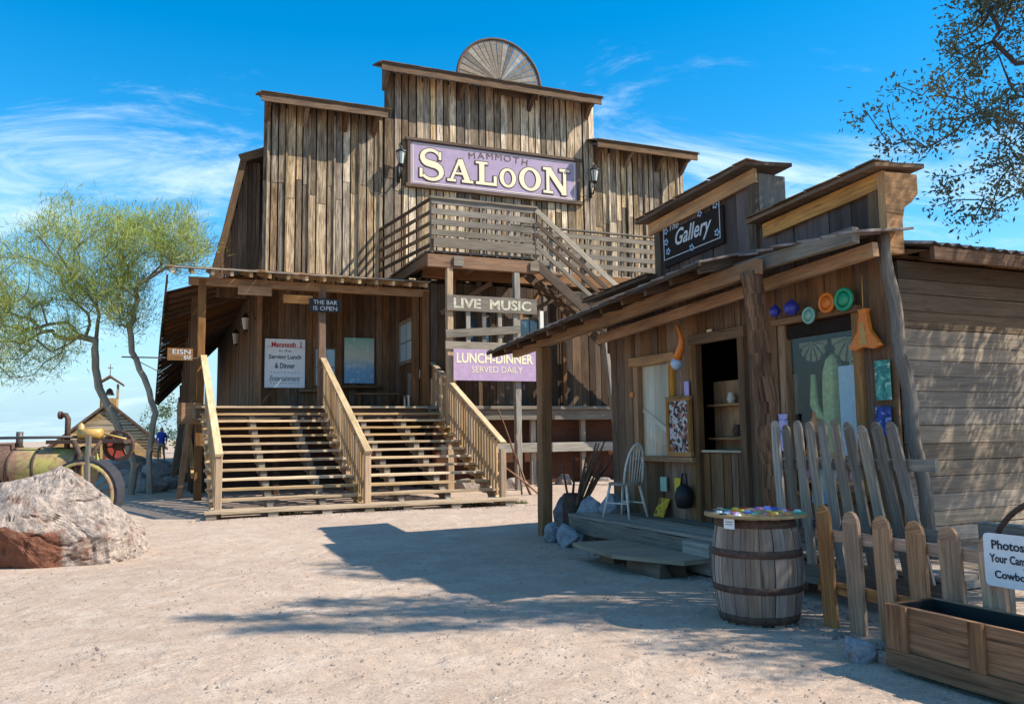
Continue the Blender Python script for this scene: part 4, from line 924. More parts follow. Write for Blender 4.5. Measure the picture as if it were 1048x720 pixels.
for i, (x, z, m_, lb) in enumerate(((4.08, 1.43, 'pink', 'largest pink vase behind the left of the display window'), (4.15, 1.7, 'orange', 'orange bottle on the left side behind the display window'), (4.33, 1.43, 'bluepanel', 'pale blue jar low behind the display window'), (4.9, 1.43, 'brass', 'brass pot low on the right behind the display window'))):
    mb = MB(); mb.lathe((x, .2, z), [(.001, -.12), (.05, -.12), (.06, 0), (.03, .06), (.02, .12), (.001, .12)], 12); solo(mb, G, (x, .2, z-.12), 'vase' if i != 1 else 'bottle', M[m_], lb, 'vase' if i != 1 else 'bottle')
r2 = random.Random(5); cols_ = [('pink', 'pink'), ('orange', 'orange'), ('jade', 'pale green'), ('blueplastic', 'dark blue'), ('lilac', 'lilac'), ('red', 'red'), ('whitew', 'off white'), ('brass', 'golden')]
mb = MB(); mb.box(4.02, 4.98, .06, .42, 1.28, 1.31, axis=0); mb.box(4.02, 4.98, .06, .42, 1.02, 1.05, axis=0); mb.build('display_shelf', M['fascia'], w2)
kk_ = 0
for zz in (1.05, 1.31):
    for i in range(9):
        x = 4.07+i*.105; c_ = cols_[(i*3+kk_) % 8]; kk_ += 1; h = r2.uniform(.09, .17); r_ = r2.uniform(.025, .042)
        if zz > 1.2 and 4.5 < x < 4.95: continue
        mb = MB(); mb.lathe((x, .16, zz), [(.001, 0), (r_*.7, 0), (r_, h*.35), (r_*.8, h*.7), (r_*.35, h*.85), (r_*.4, h), (.001, h)], 10)
        solo(mb, G, (x, .16, zz), 'trinket', M[c_[0]], 'little %s trinket on the %s shelf of the display window' % (c_[1], 'lower' if zz < 1.2 else 'upper'), 'trinket', '%s trinkets on the %s display shelf' % (c_[1], 'lower' if zz < 1.2 else 'upper'))
# pots in the doorway
for x, z, r_, m_, lb in ((2.5, 2.03, .06, 'whitew', 'white bowl on the upper shelf inside the shop door'), (2.9, 2.05, .07, 'brass', 'brass jug on the upper shelf inside the shop door'), (2.6, 1.6, .07, 'iron', 'dark pot on the lower shelf inside the shop door'), (3.0, 1.6, .07, 'pink', 'pink pot on the lower shelf inside the shop door')):
    mb = MB(); mb.lathe((x, .35, z), [(.001, -.05), (r_*.7, -.05), (r_, .02), (r_*.6, .08), (r_*.7, .1), (.001, .1)], 12); solo(mb, G, (x, .35, z-.05), 'pot', M[m_], lb, 'pot')

# windsor chair
def windsor():
    t = thing(G, (1.25, -.62, .425), 'windsor_chair', 'pale spindle back wooden chair standing on the gallery deck', 'chair')
    ang = R(18); cx, cy = 1.2, -.55
    def P(x, y, z): return (cx+x*math.cos(ang)-y*math.sin(ang), cy+x*math.sin(ang)+y*math.cos(ang), .425+z)
    # local: back of the chair at +x (towards camera side right in the picture), seat facing -x
    mb = MB(); n = 20; pts = [P(.23*math.cos(a)*1., .22*math.sin(a), .45) for a in [2*math.pi*k/n for k in range(n)]]; mb.prism(pts, (0, 0, .035)); mb.build('seat', M['deck'], t)
    for sx_, sy_ in ((-1, -1), (-1, 1), (1, -1), (1, 1)):
        mb = MB(); mb.tube([P(.15*sx_, .14*sy_, .45), P(.24*sx_, .20*sy_, 0)], [.02, .015], 8); mb.build('leg', M['whitew'], t)
    mb = MB(); mb.tube([P(-.2, -.17, .2), P(.2, -.17, .2)], .011, 6); mb.tube([P(-.2, .17, .2), P(.2, .17, .2)], .011, 6); mb.tube([P(0, -.17, .2), P(0, .17, .2)], .011, 6); mb.build('stretcher', M['whitew'], t)
    mb = MB(); mb.tube([P(.16+.10*math.sin(k*math.pi/16), -.2*math.cos(k*math.pi/16), .47+.56*math.sin(k*math.pi/16)**.75 if 0 < k < 16 else .47) for k in range(17)], .016, 8); mb.build('back_hoop', M['whitew'], t)
    for k in range(5):
        y = -.13+.065*k; top = .47+.56*math.sqrt(max(0, 1-(y/.2)**2))**.75; mb = MB(); mb.tube([P(.17, y*.8, .47), P(.16+.1*(top-.47)/.56, y, top)], .008, 6); mb.build('spindle', M['whitew'], t)
windsor()

# ------------------------------------------------------------------ barrel and trinkets
BX, BY = 5.66, -1.98
bar = thing(G, (BX, BY, 0), 'barrel', 'old oak barrel with rusty hoops serving as a display table', 'barrel')
def br(z): t = (z-.45)/.45; return .378-.065*t*t
mb = MB(); NS = 20
for k in range(NS):
    a0 = 2*math.pi*k/NS+.006; a1 = 2*math.pi*(k+1)/NS-.006; col = rnd3(); dr_ = random.uniform(-.004, .004)
    zs = [0, .1, .2, .32, .45, .58, .7, .8, .88]; i0 = len(mb.v)
    for z in zs:
        for a in (a0, (a0+a1)/2, a1): r_ = br(z)+dr_+(.003 if a not in (a0, a1) else 0); mb.v.append(Vector((BX+r_*math.cos(a), BY+r_*math.sin(a), z)))
    for i in range(len(zs)-1):
        for j in range(2):
            q = i0+i*3+j; mb.face((q, q+1, q+4, q+3), [(j*.05, zs[i]), (j*.05+.05, zs[i]), (j*.05+.05, zs[i+1]), (j*.05, zs[i+1])], col, 0, True)
mb.build('stave', M['barrel'], bar)
mb = MB(); mb.lathe((BX, BY, 0), [(br(.05)-.01, .0), (br(.45)-.012, .45), (br(.85)-.01, .86), (.001, .86)], 24); mb.build('core', M['void'], bar)
for z, h in ((.02, .07), (.27, .06), (.56, .065), (.80, .07)):
    mb = MB(); mb.lathe((BX, BY, 0), [(br(z)+.001, z), (br(z)+.008, z+.004), (br(z+h)+.008, z+h-.004), (br(z+h)+.001, z+h)], 32); mb.build('hoop', M['iron'], bar)
mb = MB(); mb.prism([(BX+.43*math.cos(a), BY+.43*math.sin(a), .885) for a in [2*math.pi*k/32 for k in range(32)]], (0, 0, .025)); solo(mb, G, (BX, BY, .885), 'round_board', M['rail'], 'thin round board lying on top of the barrel', 'board')
tags = ['white', 'orange', 'pink', 'greenglass', 'blueplastic', 'lilac', 'yellow', 'jade', 'black', 'red', 'brass', 'paleblue']
cn = dict(white='white', orange='orange', pink='pink', greenglass='green', blueplastic='dark blue', lilac='lilac', yellow='yellow', jade='pale green', black='black', red='red', brass='golden', paleblue='pale blue')
pl = []; tries = 0
while len(pl) < 44 and tries < 4000:
    tries += 1; a = random.random()*6.283; r_ = .385*math.sqrt(random.random()); p = (BX+r_*math.cos(a), BY+r_*math.sin(a))
    if all(math.hypot(p[0]-q[0], p[1]-q[1]) > .082 for q in pl): pl.append(p)
for k, p in enumerate(pl):
    c_ = tags[k % 12]; mb = MB(); n = random.choice([5, 6, 7, 8]); r_ = random.uniform(.032, .045); hh = random.uniform(.008, .02); a0 = random.random()*6
    el = random.uniform(.6, 1.); vs = [(p[0]+r_*math.cos(a0+2*math.pi*q/n), p[1]+r_*el*math.sin(a0+2*math.pi*q/n)) for q in range(n)]
    V = [(x, y, .9115) for x, y in vs]+[(p[0]+(x-p[0])*.7, p[1]+(y-p[1])*.7, .9115+hh) for x, y in vs]
    mb.raw(V, [tuple(range(n-1, -1, -1)), tuple(range(n, 2*n))]+[(q, (q+1) % n, n+(q+1) % n, n+q) for q in range(n)])
    solo(mb, G, (p[0], p[1], .911), 'polished_stone', M[c_], 'small %s polished stone among the others on the barrel board' % cn[c_], 'stone', '%s polished stones on the barrel' % cn[c_])
mb = MB(); mb.box(-.05, .05, -.004, 0, 0, .085, axis=0, ch=.001)
ptg = mb.build('price_tag', M['white']); 
dv = Vector((11.48-BX, -6.85-BY)).normalized(); aa = math.atan2(dv.y, dv.x)-.55
ptg.location = G.w((BX+.40*math.cos(aa), BY+.40*math.sin(aa), .80)); ptg.rotation_euler = (0, 0, G.ang+aa+math.pi/2); setp(ptg, 'small white price tag stuck to the rim of the barrel', 'tag')
mb = MB()
for z in (.055, .035): mb.box(-.035, .035, -.0055, -.0045, z, z+.006, ch=.0005)
mb.build('writing', M['ink'], ptg)

# ------------------------------------------------------------------ fences
fg = thing(G, (5.9, -1.02, .4), 'picket_fence', 'leaning grey picket fence on the deck in front of the display window', 'fence')
def picket(mb, xb, yb, z0, xt, yt, z1, w, th):
    a = Vector((xb, yb, z0)); b = Vector((xt, yt, z1-w*.5)); mb.beam(a, b, w, th, (0, 1, 0), rough=.003, seg=4)
    d = (b-a).normalized(); sx_ = Vector((1, 0, 0)); n = 6; poly = [b+sx_*(w/2*.98*math.cos(math.pi*k/n))+d*(w*.62*math.sin(math.pi*k/n)) for k in range(n+1)]
    mb.prism([p+Vector((0, -th*.45, 0)) for p in poly], (0, th*.9, 0), col=mb.c[-1]); return mb
for k in range(10):
    xb = 4.98+k*.182; mb = MB(); picket(mb, xb, -1.06, .36, xb-.04-.025*k, -1.08, 1.66+random.uniform(-.03, .04), .10, .028); mb.build('picket', M['picketgrey'], fg)
for z in (.72, 1.28): mb = MB(); mb.beam((4.85, -1.02, z), (6.72, -1.02, z+.03), .04, .1, (0, 0, 1), rough=.003); mb.build('rail', M['picketgrey'], fg)
fo = thing(G, (7, -1.62, 0), 'picket_fence', 'orange brown picket fence standing on the ground right of the barrel', 'fence')
for k, (x, h, wd) in enumerate(((6.14, .97, .14), (6.43, .94, .16), (6.73, .93, .16), (7.03, .92, .155), (7.31, .91, .165), (7.62, .87, .17), (7.94, .88, .15), (8.24, .88, .15), (8.54, .88, .15))):
    mb = MB(); picket(mb, x+.02, -1.66, -.02, x-.01, -1.66, h, wd, .035); mb.build('picket', M['picket'], fo)
for z in (.32, .74): mb = MB(); mb.beam((6.0, -1.61, z), (8.8, -1.61, z), .05, .09, (0, 0, 1), rough=.003); mb.build('rail', M['picket'], fo)
# hoop behind the fence
mb = MB(); cx, cz = 7.9, .62; mb.tube([(cx+.52*math.cos(a), -1.35, cz+.52*math.sin(a)) for a in [2*math.pi*k/40 for k in range(41)]], .02, 8, cap=False)
solo(mb, G, (cx, -1.35, .1), 'iron_hoop', M['iron'], 'rusty iron hoop leaning behind the orange picket fence', 'hoop')
mb = MB(); mb.box(7.2, 9.0, -1.22, -1.08, .78, .92, rough=.01); mb.box(7.25, 7.37, -1.2, -1.1, 0, .78); mb.box(8.8, 8.92, -1.2, -1.1, 0, .78); solo(mb, G, (8, -1.15, 0), 'hitching_rail', M['grey'], 'grey timber hitching rail by the side wall behind the orange fence', 'rail')
# sign on fence
ps = thing(G, (8.1, -1.72, .6), 'sign', 'white sign with black lettering starting Photos on the orange picket fence', 'sign')
mb = MB(); x0, x1, z0, z1 = 7.60, 8.46, .575, .915; rr = .03; pts = []
for cxx, czz, a0 in ((x1-rr, z1-rr, 0), (x0+rr, z1-rr, 90), (x0+rr, z0+rr, 180), (x1-rr, z0+rr, 270)):
    for q in range(5): a = R(a0+q*22.5); pts.append((cxx+rr*math.cos(a), -1.71, czz+rr*math.sin(a)))
mb.prism(pts, (0, .012, 0)); mb.build('panel', M['white'], ps)
mb = MB()
def wt_(s_, x, z, w, h, **k): text(mb, s_, (x, -1.71, z), (1, 0, 0), (0, 0, 1), w=w, h=h, depth=.004, off=.025, **k)
wt_('Photos Of', x0+.06, z0+.24, .34, .06); wt_('Your Camera -', x0+.04, z0+.155, .36, .055); wt_('Cowboy Man', x0+.07, z0+.04, .38, .066); mb.box(x0+.27, x0+.4, -1.715, -1.711, z0+.13, z0+.137, ch=.0005)
mb.build('lettering', M['ink'], ps)
# planter
pt = thing(G, (8, -1.98, 0), 'planter_box', 'large empty brown wooden planter box lined in black', 'planter')
X0, X1, Y0, Y1, Z0, Z1 = 7.24, 9.3, -2.22, -1.78, .03, .44
mb = MB(); mb.box(X0, X1, Y0, Y0+.03, Z0+.12, Z1, axis=0, rough=.002); mb.box(X0, X1, Y1-.03, Y1, Z0, Z1, axis=0); mb.box(X0, X0+.03, Y0+.03, Y1-.03, Z0, Z1, axis=1); mb.box(X1-.03, X1, Y0+.03, Y1-.03, Z0, Z1, axis=1); mb.build('side_board', M['planter'], pt)
mb = MB(); mb.box(X0-.01, X1, Y0-.022, Y0+.0, Z0, Z0+.12, axis=0, rough=.002); mb.build('base_board', M['planter'], pt)
for xx in (X0, X0+.62, X0+1.25, X0+1.9):
    mb = MB(); wd = .17 if xx == X0 else .1; mb.box(xx, xx+wd, Y0-.028, Y0-.001, Z0+.122, Z1+.003, rough=.002); mb.build('batten', M['planter'], pt)
mb = MB(); mb.box(X0+.032, X1-.032, Y0+.032, Y0+.04, Z0+.05, Z1-.005, axis=0, ch=.001); mb.box(X0+.032, X1-.032, Y1-.04, Y1-.032, Z0+.05, Z1-.005, axis=0, ch=.001); mb.box(X0+.032, X0+.04, Y0+.04, Y1-.04, Z0+.05, Z1-.005, axis=1, ch=.001); mb.box(X0+.04, X1-.04, Y0+.04, Y1-.04, Z0+.2, Z0+.22, axis=0, ch=.001); mb.build('black_liner', M['black'], pt)

# ------------------------------------------------------------------ rocks
def rock_obj(fr, c, size, seed, mat, label, name='rock', planes=None, nz=.06, sub=4, cat='rock', group=None, n=16):
    import bmesh
    r0 = random.Random(seed); bm = bmesh.new(); bmesh.ops.create_icosphere(bm, subdivisions=sub, radius=1)
    if planes is None:
        planes = []
        for k in range(n):
            v = Vector((r0.gauss(0, 1), r0.gauss(0, 1), r0.gauss(0, 1))).normalized(); planes.append((v, r0.uniform(.68, .95)))
    pls = [(Vector(p).normalized(), h) for p, h in planes]; off = Vector((seed*3.1, seed*1.7, 0)); extra = []
    if sub > 5:
        for k in range(46):
            v = Vector((r0.gauss(0, 1), -abs(r0.gauss(0, 1)), r0.gauss(.3, .8))).normalized(); qq = min([1.15]+[h/v.dot(p) for p, h in pls if v.dot(p) > .05]); v2 = (v+Vector((r0.gauss(0, .22), r0.gauss(0, .22), r0.gauss(0, .22)))).normalized(); extra.append((v2, qq*r0.uniform(.93, .985)*v.dot(v2)))
    for v in bm.verts:
        d = v.co.normalized(); q = 1.15
        for p, h in pls:
            k = d.dot(p)
            if k > .05: q = min(q, h/k)
        for p, h in extra:
            k = d.dot(p)
            if k > .3: q = min(q, h/k)
        q *= 1+nz*noise.noise(d*2.3+off)+nz*.7*noise.noise(d*6+off)+nz*.35*noise.noise(d*17+off)
        v.co = Vector((d.x*q*size[0], d.y*q*size[1], d.z*q*size[2]))
    me = bpy.data.meshes.new(name); bm.to_mesh(me); bm.free(); me.materials.append(mat); me.polygons.foreach_set('use_smooth', [False]*len(me.polygons))
    o = bpy.data.objects.new(name, me); COL.objects.link(o); o.location = fr.w(c); o.rotation_euler = (0, 0, fr.ang); setp(o, label, cat, group); return o
def boulder():
    import bmesh
    O = Vector((-6.2, 11.4, 0))
    pts = [(-5.95, 11.4, 1.36), (-6.1, 11.9, 1.28), (-6.4, 11.2, 1.18), (-6.9, 11.2, 1.04), (-7.5, 11.3, .88), (-8.0, 11.7, -.1), (-5.5, 11.2, 1.06), (-5.12, 11.3, .90), (-4.86, 11.4, .40), (-4.8, 11.6, -.1), (-4.95, 11.1, -.1), (-5.0, 11.05, .36),
           (-7.0, 10.75, .60), (-6.3, 10.55, .56), (-5.86, 10.7, .34), (-7.6, 11.0, .2), (-7.4, 11.05, -.1), (-6.5, 10.85, -.1), (-5.7, 10.78, -.1), (-5.55, 10.82, .42), (-5.9, 10.85, .85), (-6, 12.6, .9), (-7.3, 12.5, .5), (-5.1, 12.3, .4), (-7.5, 12.6, -.1), (-5.0, 12.5, -.1)]
    bm = bmesh.new()
    for p in pts: q_ = Vector(p)-O; bm.verts.new(Vector(((q_.x+.9)*.88-.98, q_.y, q_.z*.93)))
    r_ = bmesh.ops.convex_hull(bm, input=bm.verts); bmesh.ops.delete(bm, geom=[g for g in r_['geom_interior'] if isinstance(g, bmesh.types.BMVert)], context='VERTS')
    bmesh.ops.triangulate(bm, faces=bm.faces)
    for _ in range(3): bmesh.ops.subdivide_edges(bm, edges=[e for e in bm.edges if e.calc_length() > .045], cuts=1 if _ else 3, use_grid_fill=True); bmesh.ops.triangulate(bm, faces=bm.faces)
    bm.normal_update()
    new = []
    for v in bm.verts:
        p = v.co*1.; st_ = (p.x*.6+p.z*.9)
        n1_ = noise.noise(p*2.1+Vector((4, 1, 0))); n2_ = abs(noise.noise(p*3.4+Vector((9, 3, 1)))); n3_ = noise.noise(p*9); n4_ = noise.noise(p*24)
        d = .05*n1_-.035*max(0, .06-n2_)/.06+.022*n3_+.012*n4_+.012*(((st_*3.1+n1_*.6) % 1)-.5)
        new.append(p+v.normal*d)
    for v, q in zip(bm.verts, new): v.co = q
    me = bpy.data.meshes.new('boulder'); bm.to_mesh(me); bm.free(); me.materials.append(M['rock'])
    o = bpy.data.objects.new('boulder', me); COL.objects.link(o); o.location = O; setp(o, 'huge angular pale boulder with a rusty red lower face in the left foreground', 'boulder')
boulder()
for i, (c, s_, lb, m_) in enumerate([((-.02, -.42, .22), (.42, .34, .42), 'largest blue grey rock behind the milk can', 'rockgrey'), ((.42, -.3, .45), (.22, .2, .22), 'blue grey rock between the largest rock and the chair', 'rockgrey'),
        ((.02, -1.12, .08), (.17, .16, .17), 'dark grey rock at the foot of the awning post', 'rockgrey'), ((.62, -1.18, .12), (.24, .17, .19), 'flat topped grey rock against the left end of the deck', 'rockgrey'), ((-1.05, -.3, .2), (.25, .25, .46), 'tall pale rock just behind the left awning post', 'rockgrey'),
        ((6.95, -2.2, .03), (.13, .12, .12), 'small chunky white grey stone at the corner of the planter', 'rockgrey'), ((-1.5, .45, .1), (.2, .22, .25), 'brownish stone between the tall pale rock and the stairs', 'rubble')]):
    rock_obj(G, c, s_, 11+i, M[m_], lb)
# rubble mound left of the saloon
k = 0
for (x, y, r_) in ((-1.2, 9, .5), (-1.6, 11, .6), (-1.0, 12.5, .7), (-2.0, 13, .5), (-.6, 9.8, .45), (-.9, 15, .7), (-2.4, 15.5, .6), (-1.8, 17, .8)):
    p = S.w((x, y, 0)); k += 1
    rock_obj(W, (p.x, p.y, gh(p.x, p.y)+r_*.2), (r_, r_*.8, r_*.6), 40+k, M['rubble'], 'brown stone in the rubble beside the side porch', group='rubble stones beside the side porch', sub=3)
for i in range(12):
    x = 7.0+i*.7+random.uniform(-.2, .2); p = S.w((x, 4.9+random.uniform(-.3, .3), 0)); r_ = random.uniform(.22, .42)
    rock_obj(W, (p.x, p.y, r_*.3), (r_, r_*.8, r_*.8), 60+i, M['rubble'], 'rough brown stone in the row under the saloon ledge', group='stones under the saloon ledge', sub=3)
# pebbles
def gravel():
    mb_v = []; mb_f = []; 
    for k in range(9000):
        u = random.random(); y = 3.2+9*u**1.6; x = random.uniform(-.72, .6)*y
        q = G.M.inverted() @ Vector((x, y, 0))
        if q.y > -1.6 and q.x > -.5: continue
        r_ = random.choice([.004, .005, .006, .007, .009, .013])*random.uniform(.8, 1.5); z = gh(x, y); i0 = len(mb_v); a0 = random.random()*6
        for j in range(5): mb_v.append((x+r_*math.cos(a0+j*1.2566), y+r_*math.sin(a0+j*1.2566)*.8, z-.001))
        mb_v.append((x+r_*.2, y, z+r_*.75)); mb_v.append((x-r_*.25, y+r_*.1, z+r_*.6))
        for j in range(5): mb_f.append((i0+j, i0+(j+1) % 5, i0+(5 if j < 3 else 6)))
        mb_f.append((i0+3, i0+6, i0+5)); mb_f.append((i0, i0+5, i0+6))
    me = bpy.data.meshes.new('gravel'); me.from_pydata(mb_v, [], mb_f); me.materials.append(plain('pebbles', (.30, .24, .20), .9, .1, 0, .6, 3)); o = bpy.data.objects.new('gravel', me); COL.objects.link(o); setp(o, 'loose pebbles scattered over the sandy ground', 'gravel', kind='stuff')
gravel()

def edge_stones():
    vs = []; fs = []
    for k in range(900):
        c_ = random.random()
        if c_ < .4: p = S.w((random.uniform(-.4, 7.2), -.12-abs(random.gauss(0, .12)), 0))
        elif c_ < .7: p = G.w((random.uniform(.2, 6.2), -1.1-abs(random.gauss(0, .2)), 0))
        else: p = G.w((random.uniform(5.8, 8.6), -1.75-abs(random.gauss(0, .12)), 0))
        r_ = random.uniform(.008, .028); z = gh(p.x, p.y); i0 = len(vs); a0 = random.random()*6
        for j in range(6): vs.append((p.x+r_*math.cos(a0+j*1.047), p.y+r_*.8*math.sin(a0+j*1.047), z-.002))
        vs.append((p.x+r_*.25, p.y, z+r_*.8)); vs.append((p.x-r_*.3, p.y+r_*.1, z+r_*.65))
        for j in range(6): fs.append((i0+j, i0+(j+1) % 6, i0+(6 if j < 3 else 7)))
        fs.append((i0+3, i0+7, i0+6)); fs.append((i0, i0+6, i0+7))
    me = bpy.data.meshes.new('grit'); me.from_pydata(vs, [], fs); me.materials.append(M['rubble']); o = bpy.data.objects.new('grit', me); COL.objects.link(o); setp(o, 'small stones and grit gathered along the stairs, deck and fence', 'grit', kind='stuff')
edge_stones()
# milk can with sticks
mc = thing(G, (-.5, -.5, 0), 'milk_can', 'rusty red can holding dry branches beside the awning post', 'can')
mb = MB(); mb.lathe((-.5, -.5, .0), [(.001, .005), (.15, .01), (.16, .05), (.155, .5), (.13, .6), (.12, .66), (.10, .655), (.11, .6), (.001, .5)], 20); mb.build('body', M['iron'], mc)
mb = MB(); mb.tube([(-.36, -.5, .44), (-.32, -.5, .38), (-.36, -.5, .3)], .01, 6); mb.build('handle', M['iron'], mc)
for i in range(13):
    a = random.uniform(-.6, 1.6); L = random.uniform(.7, 1.2); tx = math.sin(a)*.55; ty_ = random.uniform(-.2, .6)
    pts = [Vector((-.5+tx*t*L+random.uniform(-.02, .02), -.5+ty_*t*L, .2+t*L*1.15)) for t in [j/7 for j in range(8)]]
    mb = MB(); mb.tube(pts, [.03-.0024*j for j in range(8)], 6, jit=.15)
    solo(mb, G, (-.5, -.5, .2), 'dry_branch', M['log'], 'thin dry branch standing in the rusty red can', 'branch', 'dry branches in the rusty red can')
for i, (a, b, r_) in enumerate(((S.w((8.2, 2.6, 0)), S.w((7.4, 2.9, 2.3)), .035), (S.w((8.4, 2.4, 0)), S.w((6.9, 2.2, 1.1)), .03), (S.w((8.0, 2.7, 0)), S.w((7.7, 2.4, 1.6)), .025))):
    mb = MB(); mb.tube([a+(b-a)*t/6+Vector((random.uniform(-.02, .02), random.uniform(-.02, .02), 0)) for t in range(7)], [r_*(1-.08*t) for t in range(7)], 7, jit=.1)
    solo(mb, W, tuple(a), 'dry_pole', M['log'], ['tallest dry pole leaning beside the foot of the stairs', 'lowest dry pole leaning towards the right handrail', 'shortest dry pole beside the foot of the stairs'][i], 'pole', 'dry poles beside the stairs')

# ------------------------------------------------------------------ trees
def grow(root, targets, step, jit, r_tip, r_exp=2.35, seedpath=None, straight=.35):
    P = [np.array(p, float) for p in seedpath]; par = [i-1 for i in range(len(P))]
    top = P[-1]; Pl = [0.]; 
    for i in range(1, len(P)): Pl.append(Pl[-1]+np.linalg.norm(P[i]-P[i-1]))
    start = max(1, int(len(P)*.55))
    A = np.zeros((60000, 3)); n = len(P); A[:n] = P; D = np.zeros(60000); D[:n] = Pl; D[:start] = 1e6; tips = []
    order = sorted(range(len(targets)), key=lambda i: np.linalg.norm(targets[i]-top))
    for i in order:
        t = targets[i]; d = np.linalg.norm(A[:n]-t, axis=1); c = d+straight*np.where(D[:n] > 1e5, 1e6, D[:n]); c = np.where(A[:n, 2] > t[2]+.8*1, c+.6, c); j = int(np.argmin(c)); L = d[j]; m = max(1, int(L/step)); a = A[j].copy(); pj = par[j] if par[j] >= 0 else j
        dirp = A[j]-A[pj]; nn = np.linalg.norm(dirp); dirp = dirp/nn if nn > 0 else np.array([0, 0, 1.]); prev = j
        for k in range(1, m+1):
            s_ = k/m; p = a+(t-a)*s_+dirp*(L*.22*math.sin(math.pi*s_))*(1-s_*.5)+rng.normal(0, jit, 3)*(1 if k < m else 0)
            A[n] = p; D[n] = (D[prev] if D[prev] < 1e5 else 0)+L/m; par.append(prev); prev = n; n += 1
        tips.append(prev)
    w = np.zeros(n)
    ch = np.zeros(n, int)
    for q in par[1:]: ch[q] += 1
    for q in range(n-1, -1, -1):
        if ch[q] == 0: w[q] = r_tip**r_exp
        if par[q] >= 0: w[par[q]] += w[q]
    rad = w**(1/r_exp); return A[:n], par, rad, tips
def tree_mesh(mb, A, par, rad, rmin=0., n_big=10):
    kids = {}
    for i, p in enumerate(par):
        if p >= 0: kids.setdefault(p, []).append(i)
    stack = [0]; 
    while stack:
        s0 = stack.pop(); 
        for c in kids.get(s0, []) if s0 == 0 else [s0]:
            chain = [par[c], c]; cur = c
            while cur in kids:
                ks = sorted(kids[cur], key=lambda q: -rad[q]); stack.extend(ks[1:]); cur = ks[0]; chain.append(cur)
            rr = [min(rad[i], rad[c]*1.0) for i in chain]; rr[0] = min(rad[chain[0]], rr[1]*1.1)
            if rr[1] < rmin: continue
            nn = n_big if rr[1] > .05 else 6 if rr[1] > .015 else 4
            mb.tube([A[i] for i in chain], rr, nn, jit=.06 if rr[1] > .03 else 0, cap=False)
def leaves(name, centers, dirs, per, L, wd, spread, mat, parent, droop=0., follow=.5, clump=None):
    n = len(centers)*per; C = np.repeat(np.array(centers), per, 0); Dd = np.repeat(np.array(dirs), per, 0)
    C = C+rng.normal(0, spread, (n, 3)); d = Dd*follow+rng.normal(0, 1, (n, 3))*(1-follow); d[:, 2] += droop; d /= np.linalg.norm(d, axis=1)[:, None]
    s_ = np.cross(d, rng.normal(0, 1, (n, 3))); s_ /= np.linalg.norm(s_, axis=1)[:, None]; ln = L*rng.uniform(.5, 1.3, (n, 1)); w_ = wd*rng.uniform(.6, 1.3, (n, 1))
    V = np.stack([C, C+d*ln*.5+s_*w_, C+d*ln, C+d*ln*.5-s_*w_], 1).reshape(-1, 3)
    off = np.array(rootbase(parent)); V = V-off
    me = bpy.data.meshes.new(name); me.from_pydata(V.tolist(), [], np.arange(n*4).reshape(-1, 4).tolist()); ca = me.color_attributes.new('rnd', 'FLOAT_COLOR', 'CORNER')
    rv = np.repeat(np.clip(np.repeat(rng.uniform(0, 1, len(centers)), per)*.5+rng.uniform(0, .5, n), 0, 1), 4); cc = np.ones((n*4, 4)); cc[:, 0] = rv; cc[:, 1] = rv; ca.data.foreach_set('color', cc.ravel()); me.materials.append(mat)
    o = bpy.data.objects.new(name, me); COL.objects.link(o); o.parent = parent; return o
def blob_targets(blobs, n):
    out = []; vol = [b[3]*b[4]*b[5] for b in blobs]; tot = sum(vol)
    for b, v in zip(blobs, vol):
        for _ in range(max(3, int(n*v/tot))):
            d = rng.normal(0, 1, 3); d /= np.linalg.norm(d); r_ = rng.uniform(.25, 1)**.5; out.append(np.array([b[0]+d[0]*b[3]*r_, b[1]+d[1]*b[4]*r_, b[2]+d[2]*b[5]*r_]))
    return out
